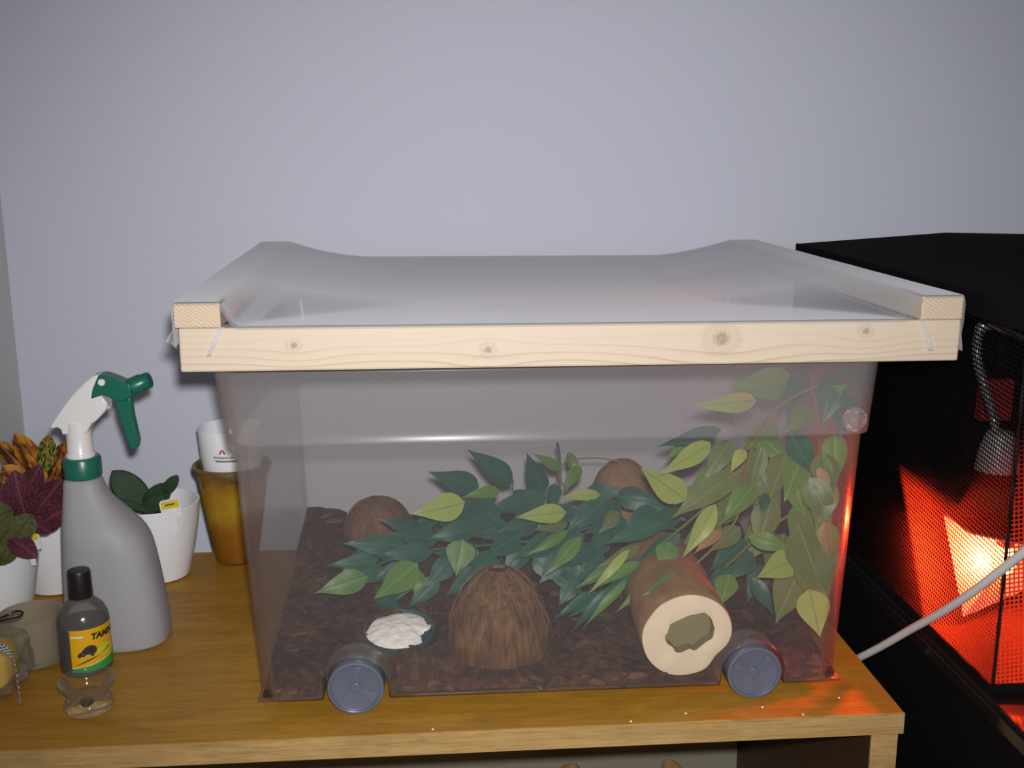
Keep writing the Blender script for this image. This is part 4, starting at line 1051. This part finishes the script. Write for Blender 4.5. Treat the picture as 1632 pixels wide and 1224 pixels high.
# ------------------------------------------------------------------ ochre vase with a white cup in it
vc = (-.3955, .4375)
vase = empty('plant_pot', (vc[0], vc[1], 0), 'ochre glazed tapered pot between the white pots and the plastic box', 'pot')
prof = [(.024, .0003), (.0275, .003), (.0355, .05), (.0425, .095), (.0450, .116), (.0478, .121), (.0505, .127), (.0500, .1315), (.0470, .1335), (.0435, .131), (.042, .12), (.036, .1), (.002, .098)]
obj('pot_body', G().lathe(prof, (vc[0], vc[1], 0), 56, close1=False), M['ochre'], vase)
cup = empty('white_cup', (vc[0]+.001, vc[1], .1), 'white straight cup with a small printed mark set in the ochre pot', 'cup')
obj('cup_body', G().lathe([(.033, .1), (.0362, .104), (.0385, .14), (.0412, .180), (.0405, .1815), (.0395, .180), (.035, .11), (.002, .106)], (cup.location.x, vc[1], 0), 56, close1=False), M['white'], cup)
def cyl_wrap(root, c, toff, rfun, polys, mat, name, parent=None):
    """small flat prints wrapped round an upright cylinder; polys in (arc metres, z)"""
    v = Vector((CAM.x-c[0], CAM.y-c[1])).normalized(); rt = Vector((-v.y, v.x))
    g = G()
    for poly in polys:
        vs = []
        for a, z in poly:
            r = rfun(z)+toff; ph = a/rfun(z); d = v*math.cos(ph)+rt*math.sin(ph); vs.append((c[0]+d.x*r, c[1]+d.y*r, z))
        g.add(vs, [tuple(range(len(vs)))])
    return obj(name, g, mat, parent or root, False, off=root.location, auto=False)
def strip_polys(top, bot, n=24):
    """between two (arc->z) functions over a0..a1"""
    return [[(a, bot(a)), (b, bot(b)), (b, top(b)), (a, top(a))] for a, b in ((lerp(top.a0, top.a1, i/n), lerp(top.a0, top.a1, (i+1)/n)) for i in range(n))]
class Fn:
    def __init__(s, f, a0, a1): s.f = f; s.a0 = a0; s.a1 = a1
    def __call__(s, a): return s.f(a)
def band(a0, a1, z0, z1, n=10): return strip_polys(Fn(lambda a: z1, a0, a1), lambda a: z0, n)
cr_ = lambda z: lerp(.0362, .0412, (z-.104)/.079)
cc = (cup.location.x, vc[1])
cyl_wrap(cup, cc, .0003, cr_, band(-.0215, .008, 0.1440, 0.1463), M['logo_g'], 'cup_print')
cyl_wrap(cup, cc, .0003, cr_, [[(-.0165, 0.1545), (-.0140, 0.1545), (-.0118, 0.1591), (-.0126, 0.1607), (-.0144, 0.1591)], [(-.0100, 0.1545), (-.0075, 0.1545), (-.0104, 0.1607), (-.0120, 0.1599)]], M['logo_r'], 'cup_print')
mk = []
for i in range(11): mk += [[(-.0235+i*.0024, 0.1485), (-.0218+i*.0024, 0.1485), (-.0218+i*.0024, 0.1511+.0010*(i % 3 == 0)), (-.0235+i*.0024, 0.1511)]]
cyl_wrap(cup, cc, .0003, cr_, mk, M['logo_g'], 'cup_print')

# ------------------------------------------------------------------ small supplement bottle
bc = (-.4985, .1385); BR = .0258
bot = empty('supplement_bottle', (bc[0], bc[1], 0), 'small dark bottle with black cap and yellow label at the left front', 'bottle')
shp = [(BR*.88, .0003), (BR, .003), (BR, .056), (BR*.97, .061), (BR*.84, .069), (BR*.60, .0755), (BR*.44, .079), (BR*.42, .083), (BR*.42, .088)]
obj('bottle_body', G().lathe(shp, (bc[0], bc[1], 0), 48), M['bot'], bot)
obj('liquid', G().lathe([(BR*.84, .0015), (BR*.955, .004), (BR*.955, .0535)], (bc[0], bc[1], 0), 40), M['liquid'], bot)
obj('bottle_cap', G().lathe([(.0120, .0805), (.0122, .082), (.0116, .1065), (.0108, .109), (.004, .1095)], (bc[0], bc[1], 0), 48, wob=lambda a, z: 1+.012*math.cos(a*24)), M['cap'], bot)
rf = lambda z: BR
lab = cyl_wrap(bot, bc, .0003, rf, band(-.0150, .052, .0075, .0535, 28), M['lab_y'], 'bottle_label')
lab['label'] = 'yellow label with a dark tortoise and green swoosh'
cyl_wrap(bot, bc, .0006, rf, strip_polys(Fn(lambda a: .0118+.010*((a+.015)/.06)**1.3 if a > -.015 else .0118, -.0149, .05), lambda a: .0076, 24), M['lab_g'], 'label_swoosh', lab)
cyl_wrap(bot, bc, .0007, rf, strip_polys(Fn(lambda a: .0126+.010*((a+.015)/.06)**1.3, -.0149, .05), lambda a: .0118+.010*((a+.015)/.06)**1.3, 24), M['lab_w'], 'label_line', lab)
cyl_wrap(bot, bc, .0007, rf, strip_polys(Fn(lambda a: .0150+.34*(a+.012)+.0012*math.sin((a+.012)*120)**2, -.0105, .026), lambda a: .0145+.34*(a+.012), 20), M['tort'], 'label_stroke', lab)
cyl_wrap(bot, bc, .00055, rf, strip_polys(Fn(lambda a: .0345-60*(a-.020)**2, .0108, .030), lambda a: .0215+20*(a-.02)**2, 16), M['lab_ly'], 'label_patch', lab)
cyl_wrap(bot, bc, .0006, rf, band(-.0135, -.0015, .0452, .0472, 6), M['lab_w'], 'label_line', lab)
T0 = (-.007, .0225); sc = .0180
tort = [(-.06, .12), (.02, .06), (.10, .18), (.20, .30), (.17, .16), (.28, .14), (.34, .27), (.52, .28), (.62, .24), (.66, .12), (.78, .10), (.80, .24), (.92, .34), (1.0, .56), (.93, .80), (.76, .95), (.55, .98), (.36, .86), (.22, .66), (.12, .50), (.0, .42), (-.07, .28)]
cen = (.5, .5)
cyl_wrap(bot, bc, .0008, rf, [[(T0[0]+sc*p[0], T0[1]+sc*.78*p[1]), (T0[0]+sc*q[0], T0[1]+sc*.78*q[1]), (T0[0]+sc*cen[0], T0[1]+sc*.78*cen[1])] for p, q in zip(tort, tort[1:]+tort[:1])], M['tort'], 'label_tortoise', lab)
def text_polys(s, size, x0, z0, slope=0):
    cu = bpy.data.curves.new('lettering', 'FONT'); cu.body = s; cu.size = size; cu.shear = .18; cu.offset = .0005
    to = bpy.data.objects.new('lettering', cu); COL.objects.link(to)
    dg = bpy.context.evaluated_depsgraph_get(); me = bpy.data.meshes.new_from_object(to.evaluated_get(dg))
    P = [[(x0+me.vertices[i].co.x, z0+me.vertices[i].co.y) for i in p.vertices] for p in me.polygons]
    bpy.data.objects.remove(to); bpy.data.curves.remove(cu); bpy.data.meshes.remove(me); return P
cyl_wrap(bot, bc, .0008, rf, text_polys('TAMIN', .0088, .0055, .0418), M['ink'], 'label_lettering', lab)

# ------------------------------------------------------------------ glass tealight dish with a dark stone
gd = (-.4695, .0490)
gl_ = empty('glass_dish', (gd[0], gd[1], 0), 'small clear waisted glass dish standing before the yellow labelled bottle', 'glass dish')
prof = [(.017, .0003), (.0215, .002), (.0235, .0065), (.0222, .0115), (.0188, .0160), (.0195, .020), (.0232, .0265), (.0262, .0305), (.0268, .0325), (.0258, .0335), (.0240, .0318), (.0205, .0255), (.0165, .0190), (.0150, .0150), (.0155, .009), (.011, .006), (.002, .0055)]
obj('glass_body', G().lathe(prof, (gd[0], gd[1], 0), 56), M['glass'], gl_)
st = empty('black_stone', (gd[0], gd[1], .0062), 'tiny black stone lying in the clear glass dish', 'stone')
obj('stone_body', G().lathe([(.001, .0062), (.0055, .0068), (.0068, .0095), (.0045, .0125), (.001, .013)], (gd[0]-.0015, gd[1]-.001, 0), 14, wob=lambda a, z: 1+.12*math.sin(a*3)), M['pebble'], st)

# ------------------------------------------------------------------ wrapped gift and frosted candle cup
gc_ = (-.590, .098)
gift = empty('wrapped_gift', (gc_[0], gc_[1], 0), 'yellow cellophane wrapped gift with black and white ribbon at the left edge', 'gift')
def blob(c, hx, hy, z0, z1, e, amp, seed, nu=32, nv=16):
    def fn(u, v):
        a = 2*math.pi*u; t = -math.pi/2+math.pi*v
        sg = lambda q: math.copysign(abs(q)**e, q)
        x = sg(math.cos(t))*sg(math.cos(a)); y = sg(math.cos(t))*sg(math.sin(a)); z = sg(math.sin(t))
        k = 1+amp*noise.noise(Vector((x*2.6+seed, y*2.6, z*2.6)))
        return (c[0]+hx*x*k, c[1]+hy*y*k, max(z0, (z0+z1)/2+(z1-z0)/2*z*k))
    return G().grid(fn, nu, nv)
obj('wax_bar', blob(gc_, .034, .024, .006, .050, .45, .03, 1), M['soap'], gift)
obj('wax_inset', blob((gc_[0]+.012, gc_[1]-.0205), .012, .0045, .010, .024, .6, .05, 4), M['soap2'], gift)
obj('cellophane', blob(gc_, .0445, .0335, .0006, .0585, .45, .16, 2, 48, 24), M['film'], gift, True, auto=False)
# ribbon over the top and down the right side
rp = [(-.052, -.020, .0600), (-.025, -.022, .0612), (.0, -.023, .0610), (.022, -.024, .0600), (.036, -.026, .0570), (.0435, -.027, .050), (.0460, -.028, .038), (.0475, -.029, .022), (.0480, -.030, .006), (.0475, -.031, .0015)]
rp = catmull([Vector((gc_[0]+a, gc_[1]+b, z)) for a, b, z in rp], 6)
me = bpy.data.meshes.new('ribbon'); vs = []; fs = []; uv = []
for i, p in enumerate(rp):
    wd_ = Vector((0.0035, -.0050, .001)) if i > 30 else Vector((.001, -.0058, -.002))
    for k in range(5): vs.append(p+wd_*(k/4-.5)*1.35)
for i in range(len(rp)-1):
    for k in range(4): fs.append((i*5+k, i*5+k+1, i*5+k+6, i*5+k+5))
me.from_pydata([v-gift.location for v in vs], [], fs); ul = me.uv_layers.new(name='uv')
for p in me.polygons:
    for li, vi in zip(p.loop_indices, p.vertices): ul.data[li].uv = ((vi // 5)*.93+.01, (vi % 5)*1.0+.01)
me.materials.append(M['rib']); ob = bpy.data.objects.new('ribbon', me); COL.objects.link(ob); ob.parent = gift
md = ob.modifiers.new('thickness', 'SOLIDIFY'); md.thickness = .0005
lp = [at(0, 985, .085), at(12, 980, .08), at(26, 974, .085), at(36, 976, .09), at(30, 983, .085), at(14, 987, .08), at(-8, 992, .078)]
obj('ribbon_bow', G().tube(catmull(lp, 6), .0011, 6), M['pebble'], gift)
fc = (-.560, .163)
fr_ = empty('candle_cup', (fc[0], fc[1], 0), 'beige frosted glass candle cup behind the wrapped gift', 'candle cup')
obj('cup_glass', G().lathe([(.029, .0004), (.033, .003), (.0345, .03), (.0345, .052), (.0325, .0535), (.031, .052), (.030, .008), (.002, .006)], (fc[0], fc[1], 0), 48, close1=False), M['frost'], fr_)

# ------------------------------------------------------------------ crumbs on the shelf
g = G()
for (x, y) in [(1337, 1113), (1215, 1128), (1093, 1138), (1008, 1158), (1283, 1145), (690, 1175)]:
    p = atz(x, y, 0)
    g.lathe([(.0008, .0001), (.0013, .0007), (.0006, .0014)], (p.x, max(p.y, SY+.003), 0), 7)
o = obj('powder_crumbs', g, M['crumb'], smooth=False); tag(o, 'few white powder crumbs scattered along the front of the shelf', 'crumbs', kind='stuff')
